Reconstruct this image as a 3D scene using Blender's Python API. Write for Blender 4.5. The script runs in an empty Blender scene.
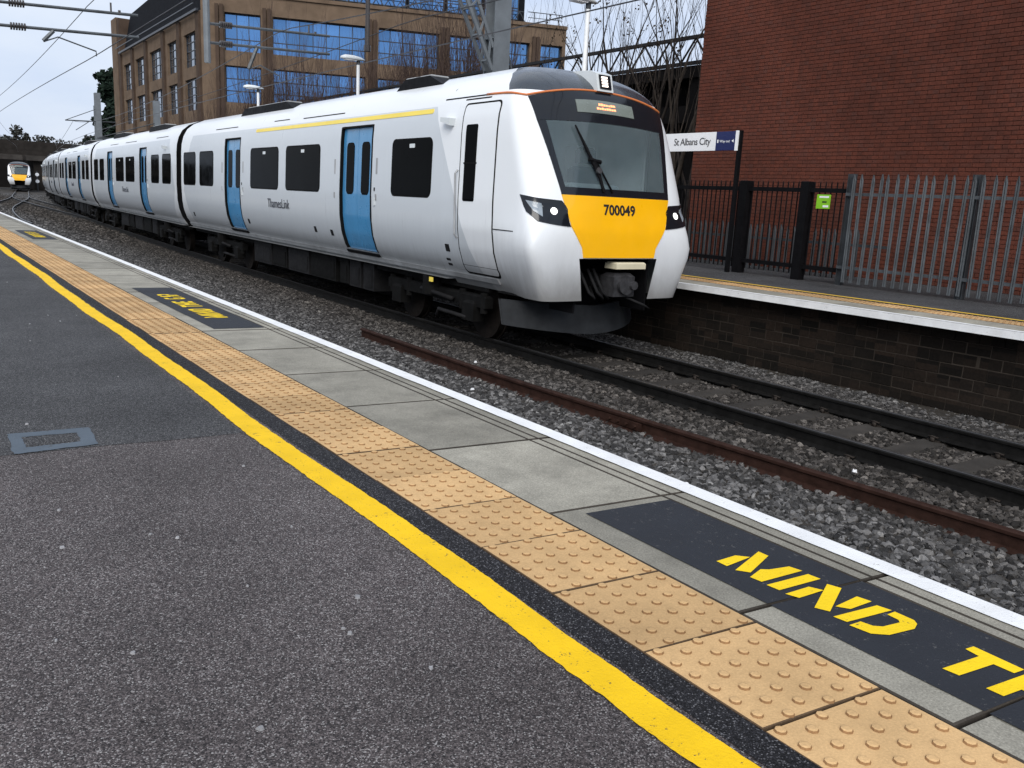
import bpy, bmesh, math, random
from mathutils import Vector, Matrix
R = math.radians
PI = math.pi
scene = bpy.context.scene
COL = scene.collection

# ------------------------------------------------------------------ camera
RAIL = -0.915                      # rail head level; the platform surface is z = 0
cam_d = bpy.data.cameras.new('camera')
cam_d.sensor_width = 36.0
cam_d.lens = 36.0 * 845.9 / 1024.0
cam_d.clip_start = 0.05
cam_d.clip_end = 3000
cam = bpy.data.objects.new('camera', cam_d)
COL.objects.link(cam)
cr = Vector((0.81352854, -0.57945061, 0.04907447))
cu = Vector((0.08416125, 0.20081880, 0.97600650))
cf = Vector((0.57540264, 0.78987898, -0.21213911))
cam.matrix_world = Matrix(((cr.x, cu.x, -cf.x, 0), (cr.y, cu.y, -cf.y, 0), (cr.z, cu.z, -cf.z, 1.15), (0, 0, 0, 1)))
scene.camera = cam

# ------------------------------------------------------------------ world, sun, exposure
SUN_EL, SUN_AZ = R(38), R(219)     # compass azimuth clockwise from +Y: behind the photographer's left shoulder
w = bpy.data.worlds.new('World')
scene.world = w
w.use_nodes = True
nt = w.node_tree
bg = nt.nodes['Background']
sky = nt.nodes.new('ShaderNodeTexSky')
sky.sky_type = 'NISHITA'
sky.sun_disc = False
sky.sun_elevation = SUN_EL
sky.sun_rotation = SUN_AZ
sky.air_density = 1.0
sky.dust_density = 2.0
tc = nt.nodes.new('ShaderNodeTexCoord')
mp = nt.nodes.new('ShaderNodeMapping')
mp.inputs['Scale'].default_value = (1.0, 1.0, 2.6)
ns = nt.nodes.new('ShaderNodeTexNoise')
ns.inputs['Scale'].default_value = 2.2
ns.inputs['Detail'].default_value = 6
ns.inputs['Roughness'].default_value = 0.55
rp = nt.nodes.new('ShaderNodeValToRGB')
rp.color_ramp.elements[0].position = 0.33
rp.color_ramp.elements[0].color = (5.6, 6.5, 8.3, 1)
rp.color_ramp.elements[1].position = 0.68
rp.color_ramp.elements[1].color = (8.2, 8.6, 9.2, 1)
mx = nt.nodes.new('ShaderNodeMix')
mx.data_type = 'RGBA'
mx.inputs[0].default_value = 0.86
nt.links.new(tc.outputs['Generated'], mp.inputs['Vector'])
nt.links.new(mp.outputs[0], ns.inputs['Vector'])
nt.links.new(ns.outputs[0], rp.inputs[0])
nt.links.new(sky.outputs[0], mx.inputs[6])
nt.links.new(rp.outputs[0], mx.inputs[7])
nt.links.new(mx.outputs[2], bg.inputs['Color'])
bg.inputs['Strength'].default_value = 0.062

sun_d = bpy.data.lights.new('sun', 'SUN')
sun_d.energy = 1.5
sun_d.angle = R(40)
sun_d.color = (1.0, 0.965, 0.91)
sun = bpy.data.objects.new('sun', sun_d)
COL.objects.link(sun)
sd = Vector((math.sin(SUN_AZ) * math.cos(SUN_EL), math.cos(SUN_AZ) * math.cos(SUN_EL), math.sin(SUN_EL)))
sun.rotation_euler = sd.to_track_quat('Z', 'Y').to_euler()
sun.location = (-20, -20, 30)

vs = scene.view_settings
vs.view_transform = 'Standard'
vs.look = 'None'
vs.exposure = 0.95
vs.gamma = 1.0
vs.use_curve_mapping = False

# ------------------------------------------------------------------ materials
MATS = {}


class NT:
    def __init__(self, name):
        self.m = bpy.data.materials.new(name)
        self.m.use_nodes = True
        self.t = self.m.node_tree
        self.b = self.t.nodes['Principled BSDF']

    def n(self, typ, **kw):
        o = self.t.nodes.new('ShaderNode' + typ)
        for k, v in kw.items():
            if k.startswith('i_'):
                o.inputs[k[2:]].default_value = v
            else:
                setattr(o, k, v)
        return o

    def l(self, a, b):
        self.t.links.new(a, b)

    def coord(self, kind='Object'):
        if kind == 'World':
            return self.n('NewGeometry').outputs['Position']
        return self.n('TexCoord').outputs[kind]

    def noise(self, vec, scale, detail=4, rough=0.6):
        o = self.n('TexNoise')
        o.inputs['Scale'].default_value = scale
        o.inputs['Detail'].default_value = detail
        o.inputs['Roughness'].default_value = rough
        self.l(vec, o.inputs['Vector'])
        return o.outputs[0]

    def ramp(self, fac, stops):
        o = self.n('ValToRGB')
        e = o.color_ramp.elements
        while len(e) < len(stops):
            e.new(0.5)
        for i, (p, c) in enumerate(stops):
            e[i].position = p
            e[i].color = (c[0], c[1], c[2], 1) if not isinstance(c, (int, float)) else (c, c, c, 1)
        self.l(fac, o.inputs[0])
        return o.outputs[0]

    def mix(self, fac, a, b, blend='MIX'):
        o = self.n('Mix', data_type='RGBA', blend_type=blend)
        for i, v in ((0, fac), (6, a), (7, b)):
            if hasattr(v, 'is_linked') or hasattr(v, 'links'):
                self.l(v, o.inputs[i])
            elif i == 0:
                o.inputs[0].default_value = v
            else:
                o.inputs[i].default_value = (v[0], v[1], v[2], 1)
        return o.outputs[2]

    def math(self, op, a, b=None):
        o = self.n('Math', operation=op)
        for i, v in enumerate((a, b)):
            if v is None:
                continue
            if hasattr(v, 'links'):
                self.l(v, o.inputs[i])
            else:
                o.inputs[i].default_value = v
        return o.outputs[0]

    def bump(self, h, strength=0.3, dist=0.01):
        o = self.n('Bump')
        o.inputs['Strength'].default_value = strength
        o.inputs['Distance'].default_value = dist
        self.l(h, o.inputs['Height'])
        self.l(o.outputs[0], self.b.inputs['Normal'])

    def col(self, c):
        if hasattr(c, 'links'):
            self.l(c, self.b.inputs['Base Color'])
        else:
            self.b.inputs['Base Color'].default_value = (c[0], c[1], c[2], 1)

    def rough(self, v):
        if hasattr(v, 'links'):
            self.l(v, self.b.inputs['Roughness'])
        else:
            self.b.inputs['Roughness'].default_value = v


DUSTY = {'underframe', 'underframe_grey', 'wheel', 'train_black', 'carpark_dark', 'bridge_dark', 'bridge_beam', 'black_steel', 'rubber', 'office_inside', 'seal', 'rail_rust', 'clip', 'mortar', 'mortar_dark', 'bark', 'bark_dark', 'twig', 'truss', 'conifer_leaf', 'far_leaf', 'grass_earth', 'office_stone', 'office_pier', 'dead_leaf', 'deflector', 'rail_steel'}


def plain(name, c, rough=0.6, var=0.25, scale=6.0, metal=0.0, spec=0.5, bump=0.0, bscale=40, coat=0.0, world=True):
    m = NT(name)
    v = m.coord('World' if world else 'Object')
    n1 = m.noise(v, scale, 5)
    d = tuple(x * (1 - var) for x in c)
    u = tuple(min(1, x * (1 + var)) for x in c)
    m.col(m.ramp(n1, [(0.3, d), (0.7, u)]))
    m.rough(m.ramp(m.noise(v, scale * 2.3, 4), [(0.3, max(0.02, rough - 0.08)), (0.7, min(1, rough + 0.08))]))
    m.b.inputs['Metallic'].default_value = metal
    m.b.inputs['Specular IOR Level'].default_value = 0.08 if name in DUSTY else spec
    m.b.inputs['Coat Weight'].default_value = coat
    if bump:
        m.bump(m.noise(v, bscale, 5), bump, 0.01)
    MATS[name] = m.m
    return m.m


def emis(name, c, strength, base=(0.8, 0.8, 0.8)):
    m = NT(name)
    m.col(base)
    m.b.inputs['Emission Color'].default_value = (c[0], c[1], c[2], 1)
    m.b.inputs['Emission Strength'].default_value = strength
    MATS[name] = m.m


def asphalt(name, dark, light, tint, gain):
    m = NT(name)
    v = m.coord('World')
    vo = m.n('TexVoronoi')
    vo.inputs['Scale'].default_value = 300
    vo.inputs['Randomness'].default_value = 1.0
    m.l(v, vo.inputs['Vector'])
    sep = m.n('SeparateColor')
    m.l(vo.outputs['Color'], sep.inputs[0])
    grain = m.ramp(sep.outputs[0], [(0.0, dark), (0.30, tuple(x * 0.6 for x in tint)), (0.62, tint), (0.88, tuple(x * 1.9 for x in tint)), (0.985, light)])
    vo2 = m.n('TexVoronoi')
    vo2.inputs['Scale'].default_value = 90
    m.l(v, vo2.inputs['Vector'])
    sep2 = m.n('SeparateColor')
    m.l(vo2.outputs['Color'], sep2.inputs[0])
    g2 = m.ramp(sep2.outputs[1], [(0.0, 0.9), (0.8, 1.0), (0.97, 1.08)])
    c = m.mix(1.0, grain, g2, 'MULTIPLY')
    big = m.ramp(m.noise(v, 1.1, 6, 0.65), [(0.30, 0.72 * gain), (0.70, 1.2 * gain)])
    c = m.mix(1.0, c, big, 'MULTIPLY')
    st = m.ramp(m.noise(v, 0.42, 4, 0.55), [(0.36, 0.80), (0.5, 1.0), (0.66, 1.10)])
    blot = m.ramp(m.noise(v, 3.7, 3, 0.5), [(0.26, 0.78), (0.36, 1.0)])
    c = m.mix(1.0, m.mix(1.0, c, st, 'MULTIPLY'), blot, 'MULTIPLY')
    m.col(c)
    m.rough(m.ramp(m.noise(v, 60, 3), [(0.3, 0.62), (0.7, 0.9)]))
    m.b.inputs['Specular IOR Level'].default_value = 0.18
    h = m.math('SUBTRACT', sep.outputs[0], m.math('MULTIPLY', vo.outputs['Distance'], 1.2))
    m.bump(h, 0.45, 0.003)
    MATS[name] = m.m


asphalt('asphalt', (0.018, 0.017, 0.019), (0.33, 0.32, 0.315), (0.086, 0.0745, 0.0745), 0.97)
asphalt('asphalt_dark', (0.013, 0.014, 0.015), (0.24, 0.24, 0.24), (0.056, 0.056, 0.059), 1.0)
asphalt('asphalt_black', (0.005, 0.005, 0.006), (0.17, 0.17, 0.18), (0.018, 0.018, 0.021), 1.0)


def concrete(name, c, var=0.25, fine=0.25):
    m = NT(name)
    v = m.coord('World')
    a = m.ramp(m.noise(v, 3.1, 7, 0.7), [(0.3, tuple(x * (1 - var) for x in c)), (0.7, tuple(x * (1 + var) for x in c))])
    f = m.ramp(m.noise(v, 150, 3, 0.7), [(0.3, 1 - fine), (0.62, 1.0), (0.75, 1 + fine)])
    oi = m.n('ObjectInfo')
    per = m.ramp(oi.outputs['Random'], [(0.0, 0.80), (1.0, 1.12)])
    m.col(m.mix(1.0, m.mix(1.0, a, f, 'MULTIPLY'), per, 'MULTIPLY'))
    m.rough(0.82)
    m.b.inputs['Specular IOR Level'].default_value = 0.2
    m.bump(m.noise(v, 170, 4), 0.35, 0.004)
    MATS[name] = m.m


concrete('coping', (0.31, 0.295, 0.25), 0.28, 0.42)
concrete('tactile', (0.56, 0.365, 0.178), 0.18, 0.18)
concrete('blister_dirt_shade', (0.26, 0.145, 0.065), 0.2, 0.2)  # brown ring at each blister: some dirt, mostly its shaded side painted in
concrete('sleeper', (0.042, 0.038, 0.034), 0.35)
concrete('concrete_dark', (0.06, 0.055, 0.05), 0.35)
concrete('dirt', (0.045, 0.040, 0.035), 0.35)
concrete('gum', (0.30, 0.30, 0.31), 0.1)
concrete('tile_joint', (0.10, 0.065, 0.038), 0.3)
concrete('joint_dirt', (0.050, 0.043, 0.036), 0.3)


def paint(name, c, wear_col, amount, scale=22, fine=120):
    """road paint, chipped where the stone shows through"""
    m = NT(name)
    v = m.coord('World')
    n1 = m.noise(v, scale, 6, 0.75)
    n2 = m.noise(v, fine, 3, 0.7)
    s = m.math('ADD', m.math('MULTIPLY', n1, 0.55), m.math('MULTIPLY', n2, 0.45))
    k = m.ramp(s, [(0.5 + amount, 0.0), (0.54 + amount, 1.0)])
    body = m.ramp(m.noise(v, 5, 5), [(0.3, tuple(x * 0.88 for x in c)), (0.7, tuple(min(1, x * 1.06) for x in c))])
    m.col(m.mix(k, body, wear_col))
    m.rough(0.72)
    m.b.inputs['Specular IOR Level'].default_value = 0.25
    m.bump(n2, 0.6, 0.004)
    MATS[name] = m.m


paint('yellow_paint', (0.80, 0.50, 0.006), (0.07, 0.06, 0.04), 0.085)
paint('white_paint', (0.74, 0.75, 0.76), (0.25, 0.24, 0.23), 0.095)
paint('panel_paint', (0.021, 0.024, 0.031), (0.085, 0.085, 0.085), 0.085)
paint('letter_paint', (0.84, 0.58, 0.010), (0.16, 0.13, 0.04), 0.10)
paint('drain_paint', (0.085, 0.108, 0.135), (0.06, 0.06, 0.06), 0.08)
paint('far_yellow', (0.62, 0.40, 0.05), (0.2, 0.16, 0.1), 0.12)

plain('rail_rust', (0.030, 0.0155, 0.012), 0.6, 0.35, 9, 0.0, 0.4, 0.3, 60)
plain('rail_steel', (0.017, 0.0165, 0.016), 0.45, 0.3, 9, 0.5)
plain('rail_head', (0.09, 0.09, 0.093), 0.4, 0.2, 14, 0.7)
plain('clip', (0.03, 0.025, 0.022), 0.6)
plain('black_steel', (0.005, 0.005, 0.006), 0.6, 0.3, 8)
plain('train_black', (0.006, 0.006, 0.007), 0.55, 0.3, 5)
plain('underframe', (0.006, 0.006, 0.006), 0.75, 0.4, 7)
plain('underframe_grey', (0.013, 0.013, 0.014), 0.65, 0.4, 7)
plain('wheel', (0.011, 0.009, 0.008), 0.6, 0.4, 9)
plain('sill_grey', (0.30, 0.31, 0.32), 0.5, 0.25, 3)
plain('deflector', (0.020, 0.022, 0.025), 0.5, 0.3, 4)
plain('train_blue', (0.055, 0.235, 0.46), 0.32, 0.08, 2, 0, 0.5, coat=0.4, world=False)
plain('train_yellow', (0.92, 0.465, 0.003), 0.35, 0.04, 2, 0, 0.5, coat=0.4, world=False)
plain('stripe_yellow', (0.85, 0.66, 0.10), 0.4, 0.05, 2, world=False)
plain('orange_line', (0.62, 0.19, 0.06), 0.4, 0.1, 2)
plain('roof_dark', (0.024, 0.032, 0.043), 0.28, 0.15, 3, 0, 0.5, coat=0.4, world=False)
plain('mask_black', (0.008, 0.010, 0.014), 0.12, 0.1, 3, 0, 0.3, coat=0.25, world=False)
plain('window_glass', (0.003, 0.0035, 0.004), 0.05, 0.2, 2, 0, 0.012, world=False)
plain('seal', (0.005, 0.005, 0.005), 0.7, 0.2, 6, 0, 0.2)
plain('lamp_lens', (0.25, 0.29, 0.33), 0.12, 0.2, 9, 0, 0.6)
plain('galvanised', (0.070, 0.080, 0.090), 0.5, 0.3, 5, 0.3, 0.5, 0.1, 30)
plain('galvanised_dull', (0.042, 0.048, 0.055), 0.55, 0.3, 5, 0.3)
plain('mast_grey', (0.15, 0.17, 0.19), 0.55, 0.15, 3, 0.1)
plain('lamp_white', (0.78, 0.8, 0.82), 0.4, 0.06, 3)
plain('lamp_cover', (0.62, 0.66, 0.68), 0.2, 0.06, 3)
plain('wire', (0.035, 0.035, 0.04), 0.5, 0.2, 3)
plain('insulator', (0.035, 0.03, 0.03), 0.3, 0.2, 3)
plain('sign_white', (0.8, 0.81, 0.83), 0.35, 0.03, 3)
plain('sign_navy', (0.008, 0.014, 0.085), 0.35, 0.05, 3)
plain('ink', (0.012, 0.012, 0.014), 0.5)
plain('logo_grey', (0.05, 0.055, 0.07), 0.5)
plain('notice_green', (0.21, 0.50, 0.02), 0.4, 0.08, 4)
plain('office_stone', (0.138, 0.099, 0.070), 0.85, 0.2, 1.3, 0, 0.3, 0.2, 30)
plain('office_pier', (0.070, 0.049, 0.037), 0.85, 0.2, 1.3, 0, 0.3, 0.2, 30)
plain('office_frame', (0.018, 0.022, 0.03), 0.4)
plain('office_roof', (0.008, 0.009, 0.012), 0.9, 0.2, 2, 0, 0.08)
plain('office_inside', (0.012, 0.013, 0.016), 0.6)
plain('bark', (0.055, 0.045, 0.038), 0.9, 0.4, 5)
plain('bark_dark', (0.034, 0.028, 0.025), 0.9, 0.4, 5)
plain('twig', (0.060, 0.042, 0.036), 0.9, 0.35, 2)
plain('dead_leaf', (0.05, 0.035, 0.02), 0.9, 0.4, 5)
plain('conifer_leaf', (0.018, 0.030, 0.022), 0.9, 0.4, 1)
plain('far_leaf', (0.045, 0.046, 0.042), 0.9, 0.35, 0.3)
plain('bridge_dark', (0.024, 0.021, 0.019), 0.85, 0.35, 0.7)
plain('bridge_beam', (0.042, 0.038, 0.035), 0.8, 0.3, 0.6)
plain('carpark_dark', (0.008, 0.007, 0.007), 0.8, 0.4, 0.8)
plain('truss', (0.022, 0.022, 0.024), 0.6, 0.3, 3)
plain('mortar', (0.042, 0.022, 0.018), 0.9, 0.3, 4)
plain('mortar_dark', (0.040, 0.033, 0.027), 0.9, 0.4, 3)
plain('grass_earth', (0.035, 0.034, 0.026), 0.95, 0.4, 0.2)
plain('litter', (0.75, 0.76, 0.78), 0.5, 0.1, 4)
plain('couple_metal', (0.06, 0.06, 0.065), 0.45, 0.4, 12, 0.5)
plain('rubber', (0.016, 0.016, 0.017), 0.7)
plain('plate_yellow', (0.6, 0.55, 0.4), 0.4, 0.1, 5)
emis('headlamp', (1.0, 0.97, 0.92), 0.9)
emis('led_orange', (1.0, 0.28, 0.12), 1.6, (0.3, 0.1, 0.05))
emis('tail_red', (1.0, 0.05, 0.04), 3.0, (0.3, 0.02, 0.02))
emis('toplight', (1.0, 0.82, 0.7), 0.9)


def glass_blue(name, c, rough=0.06, metal=0.85):
    m = NT(name)
    oi = m.n('ObjectInfo')
    per = m.ramp(oi.outputs['Random'], [(0.0, tuple(x * 0.72 for x in c)), (0.5, c), (1.0, tuple(min(1, x * 1.2) for x in c))])
    m.col(per)
    m.rough(rough)
    m.b.inputs['Metallic'].default_value = metal
    m.bump(m.noise(m.coord('World'), 0.6, 2), 0.12, 0.05)
    MATS[name] = m.m


glass_blue('office_glass', (0.11, 0.25, 0.50))
glass_blue('office_glass_grey', (0.17, 0.21, 0.27))
plain('cab_lining', (0.75, 0.80, 0.82), 0.7, 0.12, 2, 0, 0.2, world=False)
plain('cab_desk', (0.20, 0.24, 0.26), 0.6, 0.15, 3, 0, 0.3, world=False)
plain('cab_seat', (0.03, 0.045, 0.07), 0.8, 0.2, 4, 0, 0.2, world=False)
plain('cab_pale', (0.62, 0.66, 0.68), 0.6, 0.06, 3, 0, 0.3, world=False)
plain('display_glass', (0.16, 0.185, 0.17), 0.25, 0.06, 4)


def screen_glass():
    m = NT('windscreen')
    t = m.n('BsdfTransparent')
    t.inputs[0].default_value = (0.78, 0.86, 0.88, 1)
    g = m.n('BsdfGlossy')
    g.inputs['Roughness'].default_value = 0.04
    fr = m.n('Fresnel')
    fr.inputs['IOR'].default_value = 1.5
    # a film of road dust scatters some light
    df = m.n('BsdfDiffuse')
    m.l(m.ramp(m.noise(m.coord('Object'), 1.6, 4), [(0.35, (0.26, 0.36, 0.40)), (0.65, (0.36, 0.46, 0.50))]), df.inputs[0])
    film = m.n('MixShader')
    film.inputs[0].default_value = 0.20
    m.l(t.outputs[0], film.inputs[1])
    m.l(df.outputs[0], film.inputs[2])
    mxs = m.n('MixShader')
    m.l(fr.outputs[0], mxs.inputs[0])
    m.l(film.outputs[0], mxs.inputs[1])
    m.l(g.outputs[0], mxs.inputs[2])
    m.l(mxs.outputs[0], m.t.nodes['Material Output'].inputs['Surface'])
    MATS['windscreen'] = m.m


screen_glass()


def train_paint(name, front, L):
    """light grey body with white ends; the white meets the grey on a slant"""
    m = NT(name)
    v = m.coord('Object')
    s = m.n('SeparateXYZ')
    m.l(v, s.inputs[0])
    y, z = s.outputs[1], s.outputs[2]
    if front:      # white cab, slanted edge
        edge = m.math('ADD', m.math('MULTIPLY', z, 0.55), 0.92)
        k1 = m.math('LESS_THAN', y, edge)
    else:
        edge = m.math('ADD', m.math('MULTIPLY', m.math('ABSOLUTE', m.math('SUBTRACT', z, 1.9)), 0.55), 0.25)
        k1 = m.math('LESS_THAN', y, edge)
    edge2 = m.math('ADD', m.math('MULTIPLY', m.math('ABSOLUTE', m.math('SUBTRACT', z, 1.9)), 0.55), 0.25)
    k2 = m.math('GREATER_THAN', y, m.math('SUBTRACT', L, edge2))
    k3 = m.math('GREATER_THAN', z, 3.36)
    k = m.math('MAXIMUM', m.math('MAXIMUM', k1, k2), k3)
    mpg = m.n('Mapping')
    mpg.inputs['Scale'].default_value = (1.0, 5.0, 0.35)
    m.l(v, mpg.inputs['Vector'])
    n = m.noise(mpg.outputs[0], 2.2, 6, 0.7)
    grime_shade = m.ramp(m.math('ADD', m.math('MULTIPLY', z, 0.45), m.math('MULTIPLY', n, 0.16)), [(0.46, (0.30, 0.29, 0.28)), (0.66, (0.74, 0.74, 0.745)), (0.88, (0.985, 0.985, 0.985))])  # streaky grime, plus shade of the tucked-in lower side painted in by height
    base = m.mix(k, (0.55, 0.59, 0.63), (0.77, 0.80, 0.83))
    m.col(m.mix(1.0, base, grime_shade, 'MULTIPLY'))
    m.rough(m.ramp(n, [(0.3, 0.26), (0.7, 0.42)]))
    m.b.inputs['Coat Weight'].default_value = 0.35
    m.b.inputs['Coat Roughness'].default_value = 0.12
    MATS[name] = m.m


def brickmat(name, stops, bw, bh, stain=0.5):
    m = NT(name)
    v = m.coord('World')
    sc = m.n('VectorMath', operation='DIVIDE')
    sc.inputs[1].default_value = (50.0, bw, bh)
    m.l(v, sc.inputs[0])
    fl = m.n('VectorMath', operation='FLOOR')
    m.l(sc.outputs[0], fl.inputs[0])
    wn = m.n('TexWhiteNoise')
    m.l(fl.outputs[0], wn.inputs['Vector'])
    c = m.ramp(wn.outputs['Value'], stops)
    big = m.ramp(m.noise(v, 0.55, 5, 0.6), [(0.3, 1 - stain), (0.55, 1.0), (0.75, 1.12)])
    fine = m.ramp(m.noise(v, 30, 4), [(0.3, 0.75), (0.7, 1.2)])
    m.col(m.mix(1.0, m.mix(1.0, c, big, 'MULTIPLY'), fine, 'MULTIPLY'))
    m.rough(0.85)
    m.b.inputs['Specular IOR Level'].default_value = 0.1
    m.bump(m.noise(v, 80, 4), 0.4, 0.004)
    MATS[name] = m.m


brickmat('brick_red', [(0.0, (0.086, 0.032, 0.023)), (0.4, (0.104, 0.035, 0.024)), (0.75, (0.118, 0.038, 0.025)), (1.0, (0.092, 0.037, 0.028))], 0.1125, 0.075, 0.33)
brickmat('brick_black', [(0.0, (0.009, 0.008, 0.007)), (0.5, (0.015, 0.012, 0.010)), (1.0, (0.025, 0.018, 0.014))], 0.29, 0.145, 0.4)


def stone_mat():
    m = NT('ballast_stone')
    oi = m.n('ObjectInfo')
    v = m.coord('World')
    c = m.ramp(oi.outputs['Random'], [(0.0, (0.026, 0.026, 0.027)), (0.4, (0.056, 0.056, 0.057)), (0.75, (0.115, 0.115, 0.118)), (0.97, (0.20, 0.20, 0.203)), (1.0, (0.30, 0.30, 0.30))])
    s = m.n('SeparateXYZ')
    m.l(v, s.inputs[0])
    # brake dust: browner around the running rails
    d = m.math('ABSOLUTE', m.math('SUBTRACT', s.outputs[0], 7.9))
    k = m.ramp(m.math('MULTIPLY', d, 0.25), [(0.28, 1.0), (0.75, 0.0)])
    br = m.mix(1.0, c, (0.55, 0.50, 0.45), 'MULTIPLY')
    c2 = m.mix(k, c, br)
    f = m.ramp(m.noise(v, 55, 4), [(0.3, 0.7), (0.7, 1.2)])
    m.col(m.mix(1.0, c2, f, 'MULTIPLY'))
    m.rough(0.85)
    m.b.inputs['Specular IOR Level'].default_value = 0.12
    MATS['ballast_stone'] = m.m


stone_mat()


# ------------------------------------------------------------------ mesh helpers
class MB:
    def __init__(self):
        self.v = []
        self.f = []

    def add(self, vs, fs):
        o = len(self.v)
        self.v.extend([tuple(p) for p in vs])
        self.f.extend([tuple(o + i for i in f) for f in fs])
        return self

    def box(self, x0, x1, y0, y1, z0, z1):
        return self.add([(x0, y0, z0), (x1, y0, z0), (x1, y1, z0), (x0, y1, z0), (x0, y0, z1), (x1, y0, z1), (x1, y1, z1), (x0, y1, z1)],
                        [(3, 2, 1, 0), (4, 5, 6, 7), (0, 1, 5, 4), (1, 2, 6, 5), (2, 3, 7, 6), (3, 0, 4, 7)])

    def cbox(self, x0, x1, y0, y1, z0, z1, b):
        """box with its upper edges chamfered by b"""
        vs = [(x0, y0, z0), (x1, y0, z0), (x1, y1, z0), (x0, y1, z0), (x0, y0, z1 - b), (x1, y0, z1 - b), (x1, y1, z1 - b), (x0, y1, z1 - b),
              (x0 + b, y0 + b, z1), (x1 - b, y0 + b, z1), (x1 - b, y1 - b, z1), (x0 + b, y1 - b, z1)]
        fs = [(3, 2, 1, 0), (8, 9, 10, 11)]
        for i in range(4):
            j = (i + 1) % 4
            fs += [(i, j, 4 + j, 4 + i), (4 + i, 4 + j, 8 + j, 8 + i)]
        return self.add(vs, fs)

    def beam(self, p, q, w, h=None, up=(0, 0, 1)):
        p, q = Vector(p), Vector(q)
        h = h or w
        d = (q - p).normalized()
        u = Vector(up)
        if abs(d.dot(u)) > 0.98:
            u = Vector((1, 0, 0))
        s = d.cross(u).normalized() * (w / 2)
        t = s.cross(d).normalized() * (h / 2)
        vs = [p - s - t, p + s - t, p + s + t, p - s + t, q - s - t, q + s - t, q + s + t, q - s + t]
        return self.add(vs, [(0, 1, 2, 3), (7, 6, 5, 4), (1, 0, 4, 5), (2, 1, 5, 6), (3, 2, 6, 7), (0, 3, 7, 4)])

    def tube(self, pts, rad, n=6, caps=True):
        pts = [Vector(p) for p in pts]
        if not isinstance(rad, (list, tuple)):
            rad = [rad] * len(pts)
        o = len(self.v)
        last = None
        for i, p in enumerate(pts):
            d = (pts[min(i + 1, len(pts) - 1)] - pts[max(i - 1, 0)])
            d = d.normalized() if d.length > 1e-9 else Vector((0, 0, 1))
            u = last if last is not None else (Vector((0, 0, 1)) if abs(d.z) < 0.9 else Vector((1, 0, 0)))
            s = d.cross(u)
            if s.length < 1e-6:
                s = d.cross(Vector((0, 1, 0.3)))
            s.normalize()
            t = s.cross(d)
            last = t
            for k in range(n):
                a = 2 * PI * k / n
                self.v.append(tuple(p + (s * math.cos(a) + t * math.sin(a)) * rad[i]))
        for i in range(len(pts) - 1):
            for k in range(n):
                a, b = o + i * n + k, o + i * n + (k + 1) % n
                self.f.append((a, b, b + n, a + n))
        if caps:
            self.f.append(tuple(o + k for k in reversed(range(n))))
            e = o + (len(pts) - 1) * n
            self.f.append(tuple(e + k for k in range(n)))
        return self

    def cyl(self, p, q, r, n=16):
        return self.tube([p, q], r, n)

    def prism(self, poly, fn, a, b):
        """closed polygon (2-D) carried by fn(u, v, w) from w=a to w=b"""
        n = len(poly)
        vs = [fn(u, v, a) for u, v in poly] + [fn(u, v, b) for u, v in poly]
        fs = [tuple(reversed(range(n))), tuple(range(n, 2 * n))] + [(i, (i + 1) % n, n + (i + 1) % n, n + i) for i in range(n)]
        return self.add(vs, fs)

    def sweep(self, prof, pts, closed=True):
        """profile (lateral, z) swept along a plan polyline"""
        n = len(prof)
        o = len(self.v)
        pts = [Vector(p) for p in pts]
        for i, p in enumerate(pts):
            d = pts[min(i + 1, len(pts) - 1)] - pts[max(i - 1, 0)]
            d.z = 0
            d.normalize()
            s = Vector((d.y, -d.x, 0))
            for a, z in prof:
                self.v.append(tuple(p + s * a + Vector((0, 0, z))))
        for i in range(len(pts) - 1):
            for k in range(n if closed else n - 1):
                a, b = o + i * n + k, o + i * n + (k + 1) % n
                self.f.append((a, b, b + n, a + n))
        if closed:
            self.f.append(tuple(o + k for k in reversed(range(n))))
            e = o + (len(pts) - 1) * n
            self.f.append(tuple(e + k for k in range(n)))
        return self

    def mesh(self, name, mat=None, smooth=False, fix=True):
        me = bpy.data.meshes.new(name)
        me.from_pydata(self.v, [], self.f)
        if fix:
            bm = bmesh.new()
            bm.from_mesh(me)
            bmesh.ops.recalc_face_normals(bm, faces=bm.faces)
            bm.to_mesh(me)
            bm.free()
        if mat:
            me.materials.append(MATS[mat])
        if smooth:
            for p in me.polygons:
                p.use_smooth = True
        me.update()
        return me

    def build(self, name, mat, parent=None, smooth=False, fix=True, loc=None):
        return put(name, self.mesh(name, mat, smooth, fix), parent, loc)


def put(name, me, parent=None, loc=None, rz=None):
    o = bpy.data.objects.new(name, me)
    COL.objects.link(o)
    if parent:
        o.parent = parent
    if loc:
        o.location = loc
    if rz is not None:
        o.rotation_euler = (0, 0, rz)
    return o


def tag(o, label=None, cat=None, group=None, kind=None):
    for k, v in (('label', label), ('category', cat), ('group', group), ('kind', kind)):
        if v:
            o[k] = v
    return o


def thing(name, label, cat, loc=(0, 0, 0), rz=0.0, group=None):
    o = put(name, None, None, loc, rz)
    return tag(o, label, cat, group)


def text_mesh(txt, size, extrude=0.0, shear=0.0, space=1.0, bold=0.0):
    cu_ = bpy.data.curves.new('lettering', 'FONT')
    cu_.body = txt
    cu_.size = size
    cu_.extrude = extrude
    cu_.offset = bold
    cu_.shear = shear
    cu_.space_character = space
    cu_.resolution_u = 3
    ob = bpy.data.objects.new('lettering', cu_)
    COL.objects.link(ob)
    dg = bpy.context.evaluated_depsgraph_get()
    me = bpy.data.meshes.new_from_object(ob.evaluated_get(dg))
    bpy.data.objects.remove(ob)
    bpy.data.curves.remove(cu_)
    return me


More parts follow.
